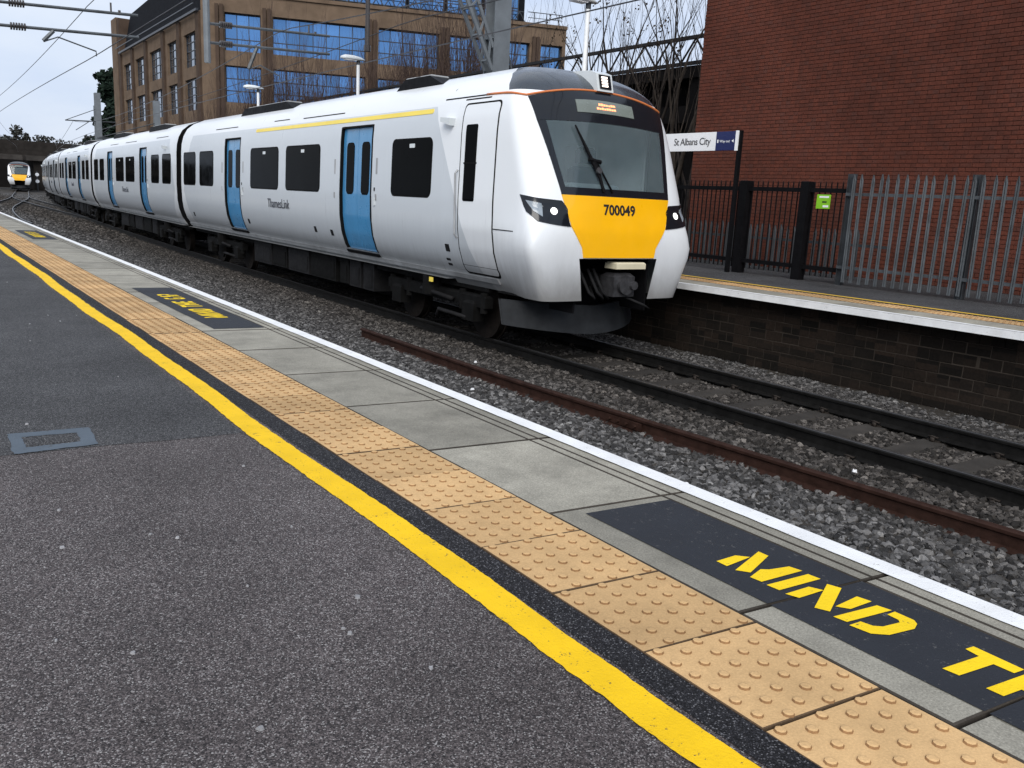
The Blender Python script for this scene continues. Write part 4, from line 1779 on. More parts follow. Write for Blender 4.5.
while y < 130:
    a = Vector((cx(y + 0.8), y + 0.8))
    b_ = Vector((cx(y + CARL - 0.8), y + CARL - 0.8))
    d = (b_ - a).normalized()
    org = a - d * 0.8
    c = c2.copy()
    COL.objects.link(c)
    c.parent = train
    c.location = (org.x - 7.92, org.y - 8.55, 0)
    c.rotation_euler = (0, 0, -math.atan2(d.x, d.y))
    for k_ in kids:
        o = k_.copy()
        COL.objects.link(o)
        o.parent = c
    cars.append(c)
    y += CARL + 0.55
# gangway bellows between the carriages
ys_ = [25.85] + [26.4 + CARL + i * (CARL + 0.55) for i in range(6)]
for yg in ys_:
    m = MB()
    for k in range(5):
        y0 = yg - 0.06 + k * 0.13
        g = 0.09 if k % 2 else 0.14
        lp = [(-hw(z) + g, z) for z in (1.05, 1.4, 2.05, 2.95, 3.3, 3.55, 3.7)]
        lp = lp + [(-x, z) for x, z in reversed(lp)]
        m.prism(lp, lambda u, v, w_: (cx(yg) - 7.92 + u, w_ - 8.55, v), y0, y0 + 0.13)
    m.build('gangway', 'rubber', train)

# ------------------------------------------------------------------ the train standing at the bridge
FT = Vector((14.55, 140.0))
fdir = math.atan2(15.2 - 10.0, 143 - 97)
ft = thing('passenger_train', 'distant white train with yellow nose emerging from under the road bridge', 'train', (FT.x, FT.y, RAIL), -fdir)
shapes = [k_ for k_ in bpy.data.objects if k_.parent == c1 and k_.name.split('.')[0] in
          ('cab_shell', 'cab_roof', 'windscreen_mask', 'windscreen', 'yellow_front', 'headlight', 'headlamp', 'obstacle_deflector', 'coupler_bay', 'corner_fairing', 'fairing_underside', 'orange_line', 'destination_display')]
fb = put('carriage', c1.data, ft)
for k_ in shapes:
    o = k_.copy()
    COL.objects.link(o)
    o.parent = fb
m = MB().box(-1.1, 1.1, 1.2, 16, .15, .85)
m.build('underframe', 'underframe', fb)

# ------------------------------------------------------------------ overhead line
def gantry():
    g = thing('overhead_gantry', 'grey steel gantry mast with knee brace carrying the overhead wires', 'gantry', (14.42, 21.35, 0))
    gx, gy = 14.42, 21.35
    m = MB()
    m.box(-0.27, 0.27, -0.26, -0.22, 0, 7.6)
    m.box(-0.27, 0.27, 0.22, 0.26, 0, 7.6)
    m.box(-0.02, 0.02, -0.22, 0.22, 0, 7.6)
    for z in (2.2, 3.9, 5.6):
        m.box(-0.265, 0.265, -0.219, 0.219, z, z + 0.03)
    m.build('mast', 'mast_grey', g)
    m = MB()
    for dy in (-0.18, 0.18):
        m.beam((-1.62, dy, 7.3), (-0.26, dy, 4.75), 0.07, 0.09)
        m.beam((-1.22, dy, 7.3), (-0.26, dy, 5.35), 0.07, 0.09)
    for t in (0.15, 0.4, 0.65, 0.9):
        a = Vector((-1.62, 0, 7.3)).lerp(Vector((-0.26, 0, 4.75)), t)
        b_ = Vector((-1.22, 0, 7.3)).lerp(Vector((-0.26, 0, 5.35)), t)
        m.beam(a + Vector((0, -0.18, 0)), b_ + Vector((0, -0.18, 0)), 0.05)
        m.beam(a + Vector((0, 0.18, 0)), b_ + Vector((0, 0.18, 0)), 0.05)
        m.beam(a + Vector((0, -0.18, 0)), a + Vector((0, 0.18, 0)), 0.05)
    m.build('knee_brace', 'mast_grey', g)
    m = MB()
    for dz in (7.15, 7.85):
        for dy in (-0.25, 0.25):
            m.beam((-16.2, dy, dz), (0.3, dy, dz), 0.09)
    for k in range(23):
        x = -16.0 + k * 0.72
        for dy in (-0.25, 0.25):
            m.beam((x, dy, 7.15), (x + 0.36, dy, 7.85), 0.05)
            m.beam((x + 0.36, dy, 7.85), (x + 0.72, dy, 7.15), 0.05)
    m.build('boom', 'mast_grey', g)
    m = MB()
    m.box(-16.45, -15.95, -0.26, 0.26, 0, 7.6)
    m.build('mast', 'mast_grey', g)
    m = MB()
    m.tube([(0.1, 0.0, 6.2), (0.62, -0.1, 4.4), (0.8, -0.1, 0.1)], 0.03, 6)
    m.build('earth_cable', 'galvanised', g)

    def cantilever(xm, x1, za, zb_, zr, xr, sgn=1):
        m = MB().tube([(xm - gx, 0, 7.15), (xm - gx, 0, zb_ - 0.45)], 0.075, 10)
        m.build('drop_tube', 'mast_grey', g)
        for z0, z1 in ((za, za + 0.15), (zb_, zb_ + 0.14)):
            m = MB().tube([(xm - gx, 0, z0), (x1 - gx, 0, z1)], 0.032, 8)
            m.build('cantilever_tube', 'galvanised', g)
            m = MB()
            n_ = 6
            for k in range(n_):
                xx = xm - gx + 0.30 + k * 0.05
                zz = z0 + (z1 - z0) * (0.30 + k * 0.05) / (x1 - xm)
                m.tube([(xx, 0, zz), (xx + 0.03, 0, zz)], 0.075, 10)
            m.build('insulator', 'insulator', g)
        m = MB()
        xc = xm + (x1 - xm) * 0.32
        m.tube([(xc + 0.2 - gx, 0, zb_ + 0.03), (xc - gx, 0, zr + 0.02)], 0.045, 6)
        m.tube([(xc - gx, 0, zr), (xc + 0.28 - gx, 0, zr + 0.13), (xr - gx, 0, zr - 0.06), (xr - gx, 0, zr - 0.16)], 0.016, 6)
        m.build('registration_arm', 'galvanised', g)
        m = MB().tube([(x1 - 0.55 - gx, 0, za + 0.10), (x1 - 0.55 - gx, 0, za + 0.33)], 0.02, 6)
        m.tube([(x1 - 0.38 - gx, 0, za + 0.10), (x1 - 0.38 - gx, 0, za + 0.2), ], 0.03, 6)
        m.build('wire_clamp', 'insulator', g)
    cantilever(1.95, 4.75, 4.60, 4.15, 3.94, 3.86)
    cantilever(6.25, 9.30, 4.82, 4.40, 3.92, 7.98)
    m = MB().tube([(10.35 - gx, 0, 7.15), (10.35 - gx, 0, 4.9)], 0.06, 8)
    m.cyl((10.35 - gx, 0, 4.9), (10.35 - gx, 0, 4.75), 0.09, 10)
    m.build('drop_tube', 'insulator', g)


gantry()


def wire(name, label, pts, r_, group=None):
    root = MB().tube(pts, r_, 5).build(name, 'wire')
    return tag(root, label, 'wire', group)


def sag(x_at, y0, y1, z_sup, z_mid, n=24, span=45.0, y_sup=21.35):
    out = []
    for k in range(n + 1):
        y = y0 + (y1 - y0) * k / n
        ph = ((y - y_sup) / span) % 1.0
        s = 4 * ph * (1 - ph)
        out.append((x_at(y), y, z_sup + (z_mid - z_sup) * s))
    return out


wire('contact_wire', 'thin contact wire strung above the near train roof', sag(lambda y: cx(y) + 0.02, -4, 120, 3.73, 3.73, 60), 0.011)
wire('catenary_wire', 'sagging support wire directly above the near train contact wire', sag(lambda y: cx(y) + 0.02, -4, 120, 4.95, 4.15, 120), 0.012)
wire('return_wire', 'dark feeder wire running beside the gantry mast above the far platform', sag(lambda y: 11.6 + 0.0007 * max(0, y - 8) ** 2, -4, 120, 5.75, 5.35, 80), 0.013)


def sx(y):
    if y < 44:
        return 3.86 + 0.34 * max(0, (y - 21)) / 23
    for a, b_ in zip(SID[:-1], SID[1:]):
        if y <= b_[1]:
            return a[0] + (b_[0] - a[0]) * (y - a[1]) / (b_[1] - a[1])
    return SID[-1][0]


wire('contact_wire', 'thin contact wire crossing the open sky over the siding', sag(sx, -4, 120, 3.80, 3.95, 60), 0.010)
wire('catenary_wire', 'faint support wire crossing the open sky over the siding', sag(sx, -4, 120, 4.95, 4.6, 90), 0.009)


def mast(x, y, h_, wd, label, arms=True, la=-2.4, ra=1.3):
    o = thing('overhead_mast', label, 'mast', (x, y, -1.3), 0, 'far overhead line masts')
    m = MB()
    m.box(-wd / 2, wd / 2, -wd / 2, -wd / 2 + 0.03, 0, h_)
    m.box(-wd / 2, wd / 2, wd / 2 - 0.03, wd / 2, 0, h_)
    m.box(-0.02, 0.02, -wd / 2 + 0.03, wd / 2 - 0.03, 0, h_)
    m.build('mast', 'mast_grey', o)
    if arms:
        m = MB().tube([(la, 0, h_ - 2.3), (ra, 0, h_ - 2.15)], 0.05, 6)
        m.tube([(la, 0, h_ - 2.3), (0, 0, h_ - 1.2)], 0.03, 6)
        m.tube([(la * 0.3, 0, h_ - 2.3), (la * 0.7, 0, h_ - 3.0)], 0.03, 6)
        m.build('cantilever', 'galvanised_dull', o)


mast(13.9, 77.5, 9.2, 0.42, 'grey overhead mast in front of the dark conifer by the office block')
mast(14.2, 80.0, 8.4, 0.30, 'thin overhead mast next to the wider mast by the conifer', False)
mast(12.7, 53.5, 7.0, 0.32, 'grey overhead mast against the office pier beside the second carriage', True, -3.2, 0.6)

# ------------------------------------------------------------------ far platform furniture
def lamp(x, y, h_, label, arm=-0.42):
    o = thing('platform_lamp', label, 'lamp post', (x, y, 0), 0, 'white lamp posts along the far platform')
    m = MB().tube([(0, 0, 0), (0, 0, 1.1)], [0.075, 0.075], 12)
    m.tube([(0, 0, 1.1), (0, 0, h_ - 0.05)], [0.052, 0.045], 12)
    m.cbox(-0.12, 0.12, -0.12, 0.12, 0, 0.03, 0.01)
    p = m.build('post', 'lamp_white', o)
    smooth_by_angle(p)
    m = MB()
    n = 12
    rows = [(0.20, 0.02, 0.0), (0.05, 0.10, 0.05), (-0.15, 0.13, 0.075), (-0.40, 0.12, 0.07), (-0.52, 0.06, 0.02)]
    for (u, hw_, hh) in rows:
        for k in range(n):
            a = 2 * PI * k / n
            m.v.append((u, hw_ * math.cos(a), h_ + 0.02 + max(-0.03, (hh + 0.02) * math.sin(a))))
    for j in range(len(rows) - 1):
        for k in range(n):
            a, b_ = j * n + k, j * n + (k + 1) % n
            m.f.append((a, b_, b_ + n, a + n))
    m.f += [tuple(range(n)), tuple(range((len(rows) - 1) * n, len(rows) * n))]
    hd = m.build('lamp_head', 'lamp_cover', o, True)
    m = MB().cbox(-0.40, -0.08, -0.09, 0.09, h_ - 0.035, h_ - 0.008, 0.005)
    m.build('diffuser', 'sign_white', hd)
    m = MB().cyl((0, 0, h_ - 0.12), (0, 0, h_ + 0.03), 0.055, 10)
    m.build('bracket', 'galvanised_dull', o)


lamp(10.95, 23.15, 4.78, 'white lamp post behind the first carriage between its pairs of blue doors')
lamp(10.95, 31.4, 4.60, 'white lamp post behind the first carriage gangway end')
lamp(10.95, 13.2, 4.86, 'tall white lamp post rising behind the cab roof')

# station name sign
sg = thing('station_sign', 'white station name sign with navy way out panel on black posts', 'sign', (12.95, 12.2, 0))
m = MB()
for yy in (-1.27, 1.27):
    m.box(-0.035, 0.035, yy - 0.035, yy + 0.035, 0, 2.63)
    m.build('post', 'black_steel', sg)
    m = MB()
MB().box(-0.062, -0.038, -0.735, 1.30, 2.27, 2.615).build('name_board', 'sign_white', sg)
MB().box(-0.064, -0.037, -1.205, -0.737, 2.27, 2.615).build('way_out_panel', 'sign_navy', sg)
MB().box(-0.068, -0.036, -1.262, -1.207, 2.262, 2.623).build('board_edge', 'sign_white', sg)


def board_text(txt, y_left, z, size, mat, name, space=1.0):
    me = text_mesh(txt, size, 0.001, 0, space)
    me.materials.clear()
    me.materials.append(MATS[mat])
    for v in me.vertices:
        v.co = (-0.0665 - v.co.z, y_left - v.co.x, z + v.co.y)
    return put(name, me, sg)


board_text('St Albans City', 0.36, 2.385, 0.19, 'ink', 'name_lettering', 0.90)
board_text('Way out', -0.83, 2.415, 0.07, 'sign_white', 'way_out_lettering')
m = MB()
m.add([(-0.067, -1.08, 2.44), (-0.067, -1.15, 2.475), (-0.067, -1.15, 2.405)], [(0, 1, 2)])
m.v = [(-0.067, -1.17, 2.47), (-0.067, -1.17, 2.41), (-0.067, -1.12, 2.44)]
m.build('arrow', 'sign_white', sg)
m = MB()
m.v = []
m.f = []
m.box(-0.067, -0.0645, -0.80, -0.77, 2.41, 2.47)
m.build('way_out_symbol', 'sign_white', sg)

# black bar railing
FX = 13.2
bf = thing('railing_fence', 'black vertical bar railing with wide posts behind the far platform', 'fence', (FX, 8.6, 0))
for yy in (0.92, 2.28, 5.0, 7.7, 10.4):
    MB().cbox(-0.085, 0.085, yy - 0.085, yy + 0.085, 0, 1.73, 0.01).build('post', 'black_steel', bf)
for z in (0.20, 1.545):
    MB().box(-0.03, 0.03, 0.0, 11.0, z, z + 0.075).build('rail', 'black_steel', bf)
m = MB()
m.tube([(0, 0, 0.10), (0, 0, 1.70), (0, 0, 1.735)], [0.0125, 0.0125, 0.003], 6)
barm = m.mesh('bar', 'black_steel')
yy = 0.10
while yy < 10.9:
    if all(abs(yy - p) > 0.10 for p in (0.92, 2.28, 5.0, 7.7, 10.4)):
        put('bar', barm, bf, (0, yy, 0))
    yy += 0.112
# green notice
nb = thing('green_notice', 'small bright green notice fixed to the black railing', 'notice', (FX - 0.04, 9.13, 1.27))
MB().cbox(-0.012, 0.0, -0.135, 0.135, 0, 0.24, 0.004).build('board', 'notice_green', nb)
m = MB()
m.box(-0.0135, -0.0122, -0.105, 0.085, 0.185, 0.215)
m.build('heading', 'sign_white', nb)
m = MB()
m.box(-0.0135, -0.0122, -0.11, 0.0, 0.025, 0.06)
m.build('small_label', 'sign_white', nb)
m = MB()
for k in range(4):
    m.box(-0.0135, -0.0122, -0.03 - 0.022 * k + 0.03, -0.012 - 0.022 * k + 0.03, 0.10, 0.13)
m.build('lettering', 'ink', nb)


def pale_mesh(h_, wd):
    """galvanised palisade pale: W section with a split pointed head"""
    m = MB()
    sec = [(-wd / 2, 0.012), (-wd / 4, -0.010), (0, 0.006), (wd / 4, -0.010), (wd / 2, 0.012)]
    zs = [(0.0, 1.0), (h_ - 0.10, 1.0), (h_, 0.12)]
    for z, k in zs:
        m.v += [(b_, a * k, z) for a, b_ in sec] + [(b_ + 0.004, a * k, z) for a, b_ in sec]
    for j in range(2):
        for i in range(4):
            a = j * 10 + i
            m.f += [(a, a + 1, a + 11, a + 10), (a + 5, a + 15, a + 16, a + 6)]
        m.f += [(j * 10, j * 10 + 10, j * 10 + 15, j * 10 + 5), (j * 10 + 4, j * 10 + 9, j * 10 + 19, j * 10 + 14)]
    m.f.append((20, 21, 22, 23, 24, 29, 28, 27, 26, 25))
    return m.mesh('pale', 'galvanised')


gf = thing('palisade_fence', 'tall galvanised palisade fence with pointed pales in front of the brick wall', 'fence', (FX - 0.1, 8.62, 0))
pm = pale_mesh(1.80, 0.060)
rnd = random.Random(50)
for k in range(66):
    o = put('pale', pm, gf, (-0.035 + rnd.uniform(-0.004, 0.004), -0.10 - 0.153 * k + rnd.uniform(-0.006, 0.006), 0.05 + rnd.uniform(-0.012, 0.012)))
    o.rotation_euler = (rnd.uniform(-0.016, 0.016), rnd.uniform(-0.01, 0.01), rnd.uniform(-0.1, 0.1))
for k in range(5):
    yy = 0.0 - k * 2.08
    m = MB()
    m.box(0.0, 0.10, yy - 0.055, yy - 0.048, 0, 1.86)
    m.box(0.0, 0.10, yy + 0.048, yy + 0.055, 0, 1.86)
    m.box(0.046, 0.054, yy - 0.048, yy + 0.048, 0, 1.86)
    m.build('post', 'galvanised_dull', gf)
for z in (0.28, 1.50):
    MB().box(-0.018, 0.0, -10.2, 0.05, z, z + 0.05).build('rail', 'galvanised', gf)

# the lower, older palisade fence behind the railing
lf = thing('low_palisade_fence', 'lower dull palisade fence seen through the black railing', 'fence', (14.35, 9.0, 0))
pm2 = pale_mesh(0.98, 0.068)
pm2.materials.clear()
pm2.materials.append(MATS['galvanised_dull'])
for k in range(40):
    o = put('pale', pm2, lf, (rnd.uniform(-0.005, 0.005), 0.153 * k - 0.3, -0.05 + rnd.uniform(-0.02, 0.02)))
    o.rotation_euler = (rnd.uniform(-0.02, 0.02), 0, rnd.uniform(-0.1, 0.1))
for z in (0.62,):
    MB().box(0.02, 0.05, -0.5, 6.0, z, z + 0.05).build('rail', 'galvanised_dull', lf)

# ------------------------------------------------------------------ brick building on the right
WX = 15.3
WEND = 14.27
bb = thing('brick_building', 'large windowless red brick building behind the fences', 'building', (WX, 9, 0))
MB().box(0.012, 12.0, -14, WEND - 9 - 0.012, -0.02, 9.5).build('wall_core', 'mortar', bb)
cam_loc = Vector((0, 0, 1.15))
bl, bh = 0.225, 0.075
half = MB()
bricks = []
for r_ in range(0, 118):
    z = 0.0 + r_ * bh
    y = WEND - (bl * 1.5 if r_ % 2 else bl)
    first = True
    while y > -1.2:
        bricks.append((y, z, False))
        y -= bl
    if r_ % 2:
        bricks.append((WEND - bl / 2 + 0.0, z, True))
rnd = random.Random(60)


def inview(y, z):
    P = Vector((WX, y + 0.1, z + 0.03)) - cam_loc
    d = P.dot(cf)
    u = 512 + 845.9 * P.dot(cr) / d
    v = 384 - 845.9 * P.dot(cu) / d
    return 0 < u < 1024 and 0 < v < 170, (1 / d)


scored = []
for i, (y, z, hf) in enumerate(bricks):
    ok, s_ = inview(y, z)
    if ok and not hf:
        scored.append((-s_, i))
scored.sort()
chosen = set(i for _, i in scored[:300])
one = MB()
one.v = [(0.014, 0.003, 0.003), (0.014, bl - 0.003, 0.003), (0.014, bl - 0.003, bh - 0.003), (0.014, 0.003, bh - 0.003),
         (0.0, 0.005, 0.005), (0.0, bl - 0.005, 0.005), (0.0, bl - 0.005, bh - 0.005), (0.0, 0.005, bh - 0.005)]
one.f = [(7, 6, 5, 4), (0, 4, 5, 1), (1, 5, 6, 2), (2, 6, 7, 3), (3, 7, 4, 0)]
onem = one.mesh('brick', 'brick_red', fix=False)
rest = MB()
for i, (y, z, hf) in enumerate(bricks):
    j = rnd.uniform(-0.0025, 0.0025)
    if i in chosen:
        put('brick', onem, bb, (j, y - 9, z))
    else:
        L = bl / 2 if hf else bl
        o = len(rest.v)
        y0 = y - 9
        rest.v += [(0.014, y0 + 0.003, z + 0.003), (0.014, y0 + L - 0.003, z + 0.003), (0.014, y0 + L - 0.003, z + bh - 0.003), (0.014, y0 + 0.003, z + bh - 0.003),
                   (j, y0 + 0.005, z + 0.005), (j, y0 + L - 0.005, z + 0.005), (j, y0 + L - 0.005, z + bh - 0.005), (j, y0 + 0.005, z + bh - 0.005)]
        rest.f += [tuple(o + q for q in f_) for f_ in one.f]
o = rest.build('brickwork', 'brick_red', bb, fix=False)
o['kind'] = 'stuff'

# ------------------------------------------------------------------ lattice parapet of the raised deck behind the trees
tr = thing('lattice_deck', 'raised dark deck with lattice girder parapet behind the bare trees', 'deck', (20, 18, 0))
for (z, hh) in ((6.16, 0.10), (5.42, 0.10)):
    MB().box(-0.06, 0.06, -4, 34, z, z + hh).build('chord', 'truss', tr)
dg_ = MB()
dg_.beam((0, 0, 5.5), (0, 0.55, 6.18), 0.045)
dm1 = dg_.mesh('diagonal', 'truss')
dg_ = MB()
dg_.beam((0, 0.55, 6.18), (0, 1.1, 5.5), 0.045)
dm2 = dg_.mesh('diagonal', 'truss')
for k in range(34):
    put('diagonal', dm1, tr, (0, -4 + k * 1.1, 0))
    put('diagonal', dm2, tr, (0, -4 + k * 1.1, 0))
MB().box(0.0, 8.0, -4, 34, 5.05, 5.40).build('deck_edge', 'carpark_dark', tr)
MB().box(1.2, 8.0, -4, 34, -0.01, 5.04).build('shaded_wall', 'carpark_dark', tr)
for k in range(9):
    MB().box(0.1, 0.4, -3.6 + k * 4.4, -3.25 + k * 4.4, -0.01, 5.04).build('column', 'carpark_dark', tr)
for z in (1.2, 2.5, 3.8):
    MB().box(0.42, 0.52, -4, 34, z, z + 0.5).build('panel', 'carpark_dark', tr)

# ------------------------------------------------------------------ office block
OC = Vector((18.39, 64.14))
office = thing('office_building', 'brown stone office block with rows of blue glass windows', 'building', (OC.x, OC.y, -1.3))
ZG = 1.3


def face(hd):
    d = Vector((math.sin(R(hd)), math.cos(R(hd))))
    n = Vector((-d.y, d.x))
    # outward normal points to the camera side
    if n.dot(Vector((-OC.x, -OC.y))) < 0:
        n = -n
    return d, n


def fpt(hd, u, z, out=0.0):
    d, n = face(hd)
    return (d.x * u + n.x * out, d.y * u + n.y * out, z + ZG)


def fbox(m, hd, u0, u1, z0, z1, o0, o1):
    vs = [fpt(hd, u, z, o_) for o_ in (o0, o1) for (u, z) in ((u0, z0), (u1, z0), (u1, z1), (u0, z1))]
    return m.add(vs, [(0, 1, 2, 3), (7, 6, 5, 4), (0, 4, 5, 1), (1, 5, 6, 2), (2, 6, 7, 3), (3, 7, 4, 0)])


def wall_grid(hd, u0, u1, z0, z1, holes, depth, name, mat):
    """a wall pierced by window openings, with real reveals"""
    us = sorted(set([u0, u1] + [h_[0] for h_ in holes] + [h_[1] for h_ in holes]))
    zs = sorted(set([z0, z1] + [h_[2] for h_ in holes] + [h_[3] for h_ in holes]))
    m = MB()
    for i in range(len(us) - 1):
        for j in range(len(zs) - 1):
            uc, zc = (us[i] + us[i + 1]) / 2, (zs[j] + zs[j + 1]) / 2
            if any(h_[0] < uc < h_[1] and h_[2] < zc < h_[3] for h_ in holes):
                continue
            m.add([fpt(hd, us[i], zs[j]), fpt(hd, us[i + 1], zs[j]), fpt(hd, us[i + 1], zs[j + 1]), fpt(hd, us[i], zs[j + 1])], [(0, 1, 2, 3)])
    for (a, b_, c, d) in holes:
        q = [(a, c), (b_, c), (b_, d), (a, d)]
        for k in range(4):
            p0, p1 = q[k], q[(k + 1) % 4]
            m.add([fpt(hd, p0[0], p0[1]), fpt(hd, p1[0], p1[1]), fpt(hd, p1[0], p1[1], -depth), fpt(hd, p0[0], p0[1], -depth)], [(0, 1, 2, 3)])
    return m.build(name, mat, office, fix=False)


def office_window(hd, a, b_, c, d, nx, nz, glass, depth=0.45, door_bar=None):
    m = MB()
    t = 0.055
    fbox(m, hd, a, b_, c, c + t, -depth - 0.08, -depth + 0.02)
    fbox(m, hd, a, b_, d - t, d, -depth - 0.08, -depth + 0.02)
    xs = [a + (b_ - a) * i / nx for i in range(nx + 1)]
    zs = [c + (d - c) * i / nz for i in range(nz + 1)]
    for i, x in enumerate(xs):
        w_ = 0.05 if 0 < i < nx else 0.06
        x0 = min(max(x - w_ / 2, a + 0.001), b_ - w_ - 0.001)
        fbox(m, hd, x0, x0 + w_, c + t, d - t, -depth - 0.07, -depth + 0.018)
    for z in zs[1:-1]:
        fbox(m, hd, a + 0.06, b_ - 0.06, z - 0.03, z + 0.03, -depth - 0.06, -depth + 0.012)
    wdw = m.build('window', 'office_frame', office)
    r_ = random.Random(int(a * 100 + c * 7))
    for i in range(nx):
        for j in range(nz):
            p = MB()
            tl = r_.uniform(-0.006, 0.006)
            t2 = r_.uniform(-0.004, 0.004)
            p.add([fpt(hd, xs[i], zs[j], -depth - 0.03 - tl), fpt(hd, xs[i + 1], zs[j], -depth - 0.03 + tl), fpt(hd, xs[i + 1], zs[j + 1], -depth - 0.03 + tl + t2), fpt(hd, xs[i], zs[j + 1], -depth - 0.03 - tl + t2)], [(0, 1, 2, 3)])
            p.build('pane', glass, wdw)
    return wdw


HR, HL = 110.0, 1.0
colsR = [(1.55, 4.0, 3), (4.8, 11.4, 7), (12.3, 16.85, 5), (17.65, 21.2, 4), (21.9, 23.9, 2), (24.8, 26.55, 2)]
rowsR = [(10.5, 13.03), (7.0, 9.5), (3.6, 6.0)]
holes = [(a, b_, c, d) for a, b_, n in colsR for c, d in rowsR]
wall_grid(HR, 0, 26.8, -1.3, 14.25, holes, 0.45, 'wall', 'office_stone')
for a, b_, n in colsR:
    for c, d in rowsR:
        office_window(HR, a, b_, c, d, n, 3, 'office_glass')
m = MB()
for u in (1.2, 4.4, 11.85, 17.25, 21.55, 24.35):
    for du in (-0.16, 0.16):
        fbox(m, HR, u + du - 0.12, u + du + 0.12, -1.3, 13.5, 0.002, 0.22)
m.build('pier', 'office_pier', office)
m = MB()
fbox(m, HR, -0.02, 26.85, 14.25, 14.5, -0.4, 0.12)
m.build('parapet', 'office_stone', office)
# left face
colsL = [(1.6, 4.75), (7.05, 9.9), (12.1, 16.2), (18.4, 21.9), (23.8, 27.2)]
rowsL = [(9.5, 11.85), (6.45, 8.68), (3.4, 5.6)]
holes = [(a, b_, c, d) for a, b_ in colsL for c, d in rowsL]
wall_grid(HL, 0, 29.0, -1.3, 13.0, holes, 0.2, 'wall', 'office_stone')
for a, b_ in colsL:
    for c, d in rowsL:
        office_window(HL, a, b_, c, d, 3, 4, 'office_glass_grey', 0.2)
m = MB()
for u in (0.55, 5.9, 11.0, 17.3, 22.85, 28.2):
    fbox(m, HL, u - 0.42, u + 0.42, -1.3, 12.9, 0.002, 0.16)
m.build('pier', 'office_pier', office)
m = MB()
fbox(m, HL, 29.0, 31.4, -1.3, 16.4, -4, 0.22)
m.build('stair_tower', 'office_stone', office)
m = MB()
fbox(m, HL, 27.9, 28.98, -1.3, 16.2, -4, 0.17)
m.build('service_shaft', 'office_pier', office)
# dark roof storey set back behind the eaves, with its gutter rail
dL, nL = face(HL)
dR, nR = face(HR)


def roofpt(u, v, z):
    return (dL.x * u + dR.x * v, dL.y * u + dR.y * v, z + ZG)


m = MB()
A_ = [roofpt(0.3, 0.2, 13.02), roofpt(27.88, 0.2, 13.02), roofpt(27.88, 2.45, 13.02), roofpt(0.3, 2.45, 13.02)]
B_ = [roofpt(0.6, 0.9, 17.2), roofpt(27.8, 0.9, 16.6), roofpt(27.8, 2.4, 16.6), roofpt(0.6, 2.4, 17.2)]
m.add(A_ + B_, [(0, 1, 5, 4), (1, 2, 6, 5), (2, 3, 7, 6), (3, 0, 4, 7), (4, 5, 6, 7)])
m.build('roof', 'office_roof', office)
m = MB()
m.beam(fpt(HL, 0.0, 13.35, 0.5), fpt(HL, 27.8, 13.35, 0.55), 0.07)
m.beam(fpt(HL, 0.0, 13.0, 0.25), fpt(HL, 27.8, 13.0, 0.25), 0.16)
m.build('gutter', 'office_frame', office)
# upper glazed storey over the right face
m = MB()
fbox(m, HR, 2.6, 23.6, 14.5, 17.6, -8, -0.95)
m.build('upper_storey', 'office_roof', office)
for k in range(7):
    a = 3.0 + k * 2.9
    w_ = office_window(HR, a, a + 2.7, 14.75, 17.3, 3, 3, 'office_glass', 0.88)
m = MB()
u = 5.5
while u < 23.0:
    m.beam(fpt(HR, u, 14.55, -0.3), fpt(HR, u + 0.45, 15.25, -0.3), 0.05)
    m.beam(fpt(HR, u + 0.45, 15.25, -0.3), fpt(HR, u + 0.9, 14.55, -0.3), 0.05)
    u += 0.9
m.beam(fpt(HR, 5.5, 15.28, -0.3), fpt(HR, 23.4, 15.28, -0.3), 0.06)
m.beam(fpt(HR, 5.5, 14.56, -0.3), fpt(HR, 23.4, 14.56, -0.3), 0.05)
m.build('roof_railing', 'office_frame', office)
m = MB()
for u in (24.2, 25.2, 26.2):
    m.beam(fpt(HR, u, 14.5, -0.2), fpt(HR, u, 15.3, -0.2), 0.05)
m.beam(fpt(HR, 23.7, 15.3, -0.2), fpt(HR, 26.5, 15.3, -0.2), 0.05)
m.beam(fpt(HR, 23.7, 14.9, -0.2), fpt(HR, 26.5, 14.9, -0.2), 0.04)
m.build('handrail', 'office_frame', office)
m = MB()
E_ = Vector(fpt(HR, 26.8, 0)[:2])
m.add([(E_.x, E_.y, 0), (E_.x + dL.x * 20, E_.y + dL.y * 20, 0), (E_.x + dL.x * 20, E_.y + dL.y * 20, 14.2 + ZG), (E_.x, E_.y, 14.2 + ZG)], [(0, 1, 2, 3)])
m.add([fpt(HR, 0.5, 14.2, -0.5), fpt(HR, 26.8, 14.2, -0.5), (E_.x + dL.x * 20, E_.y + dL.y * 20, 14.2 + ZG), roofpt(20, 1, 14.2)], [(0, 1, 2, 3)])
m.build('rear_wall', 'office_stone', office)

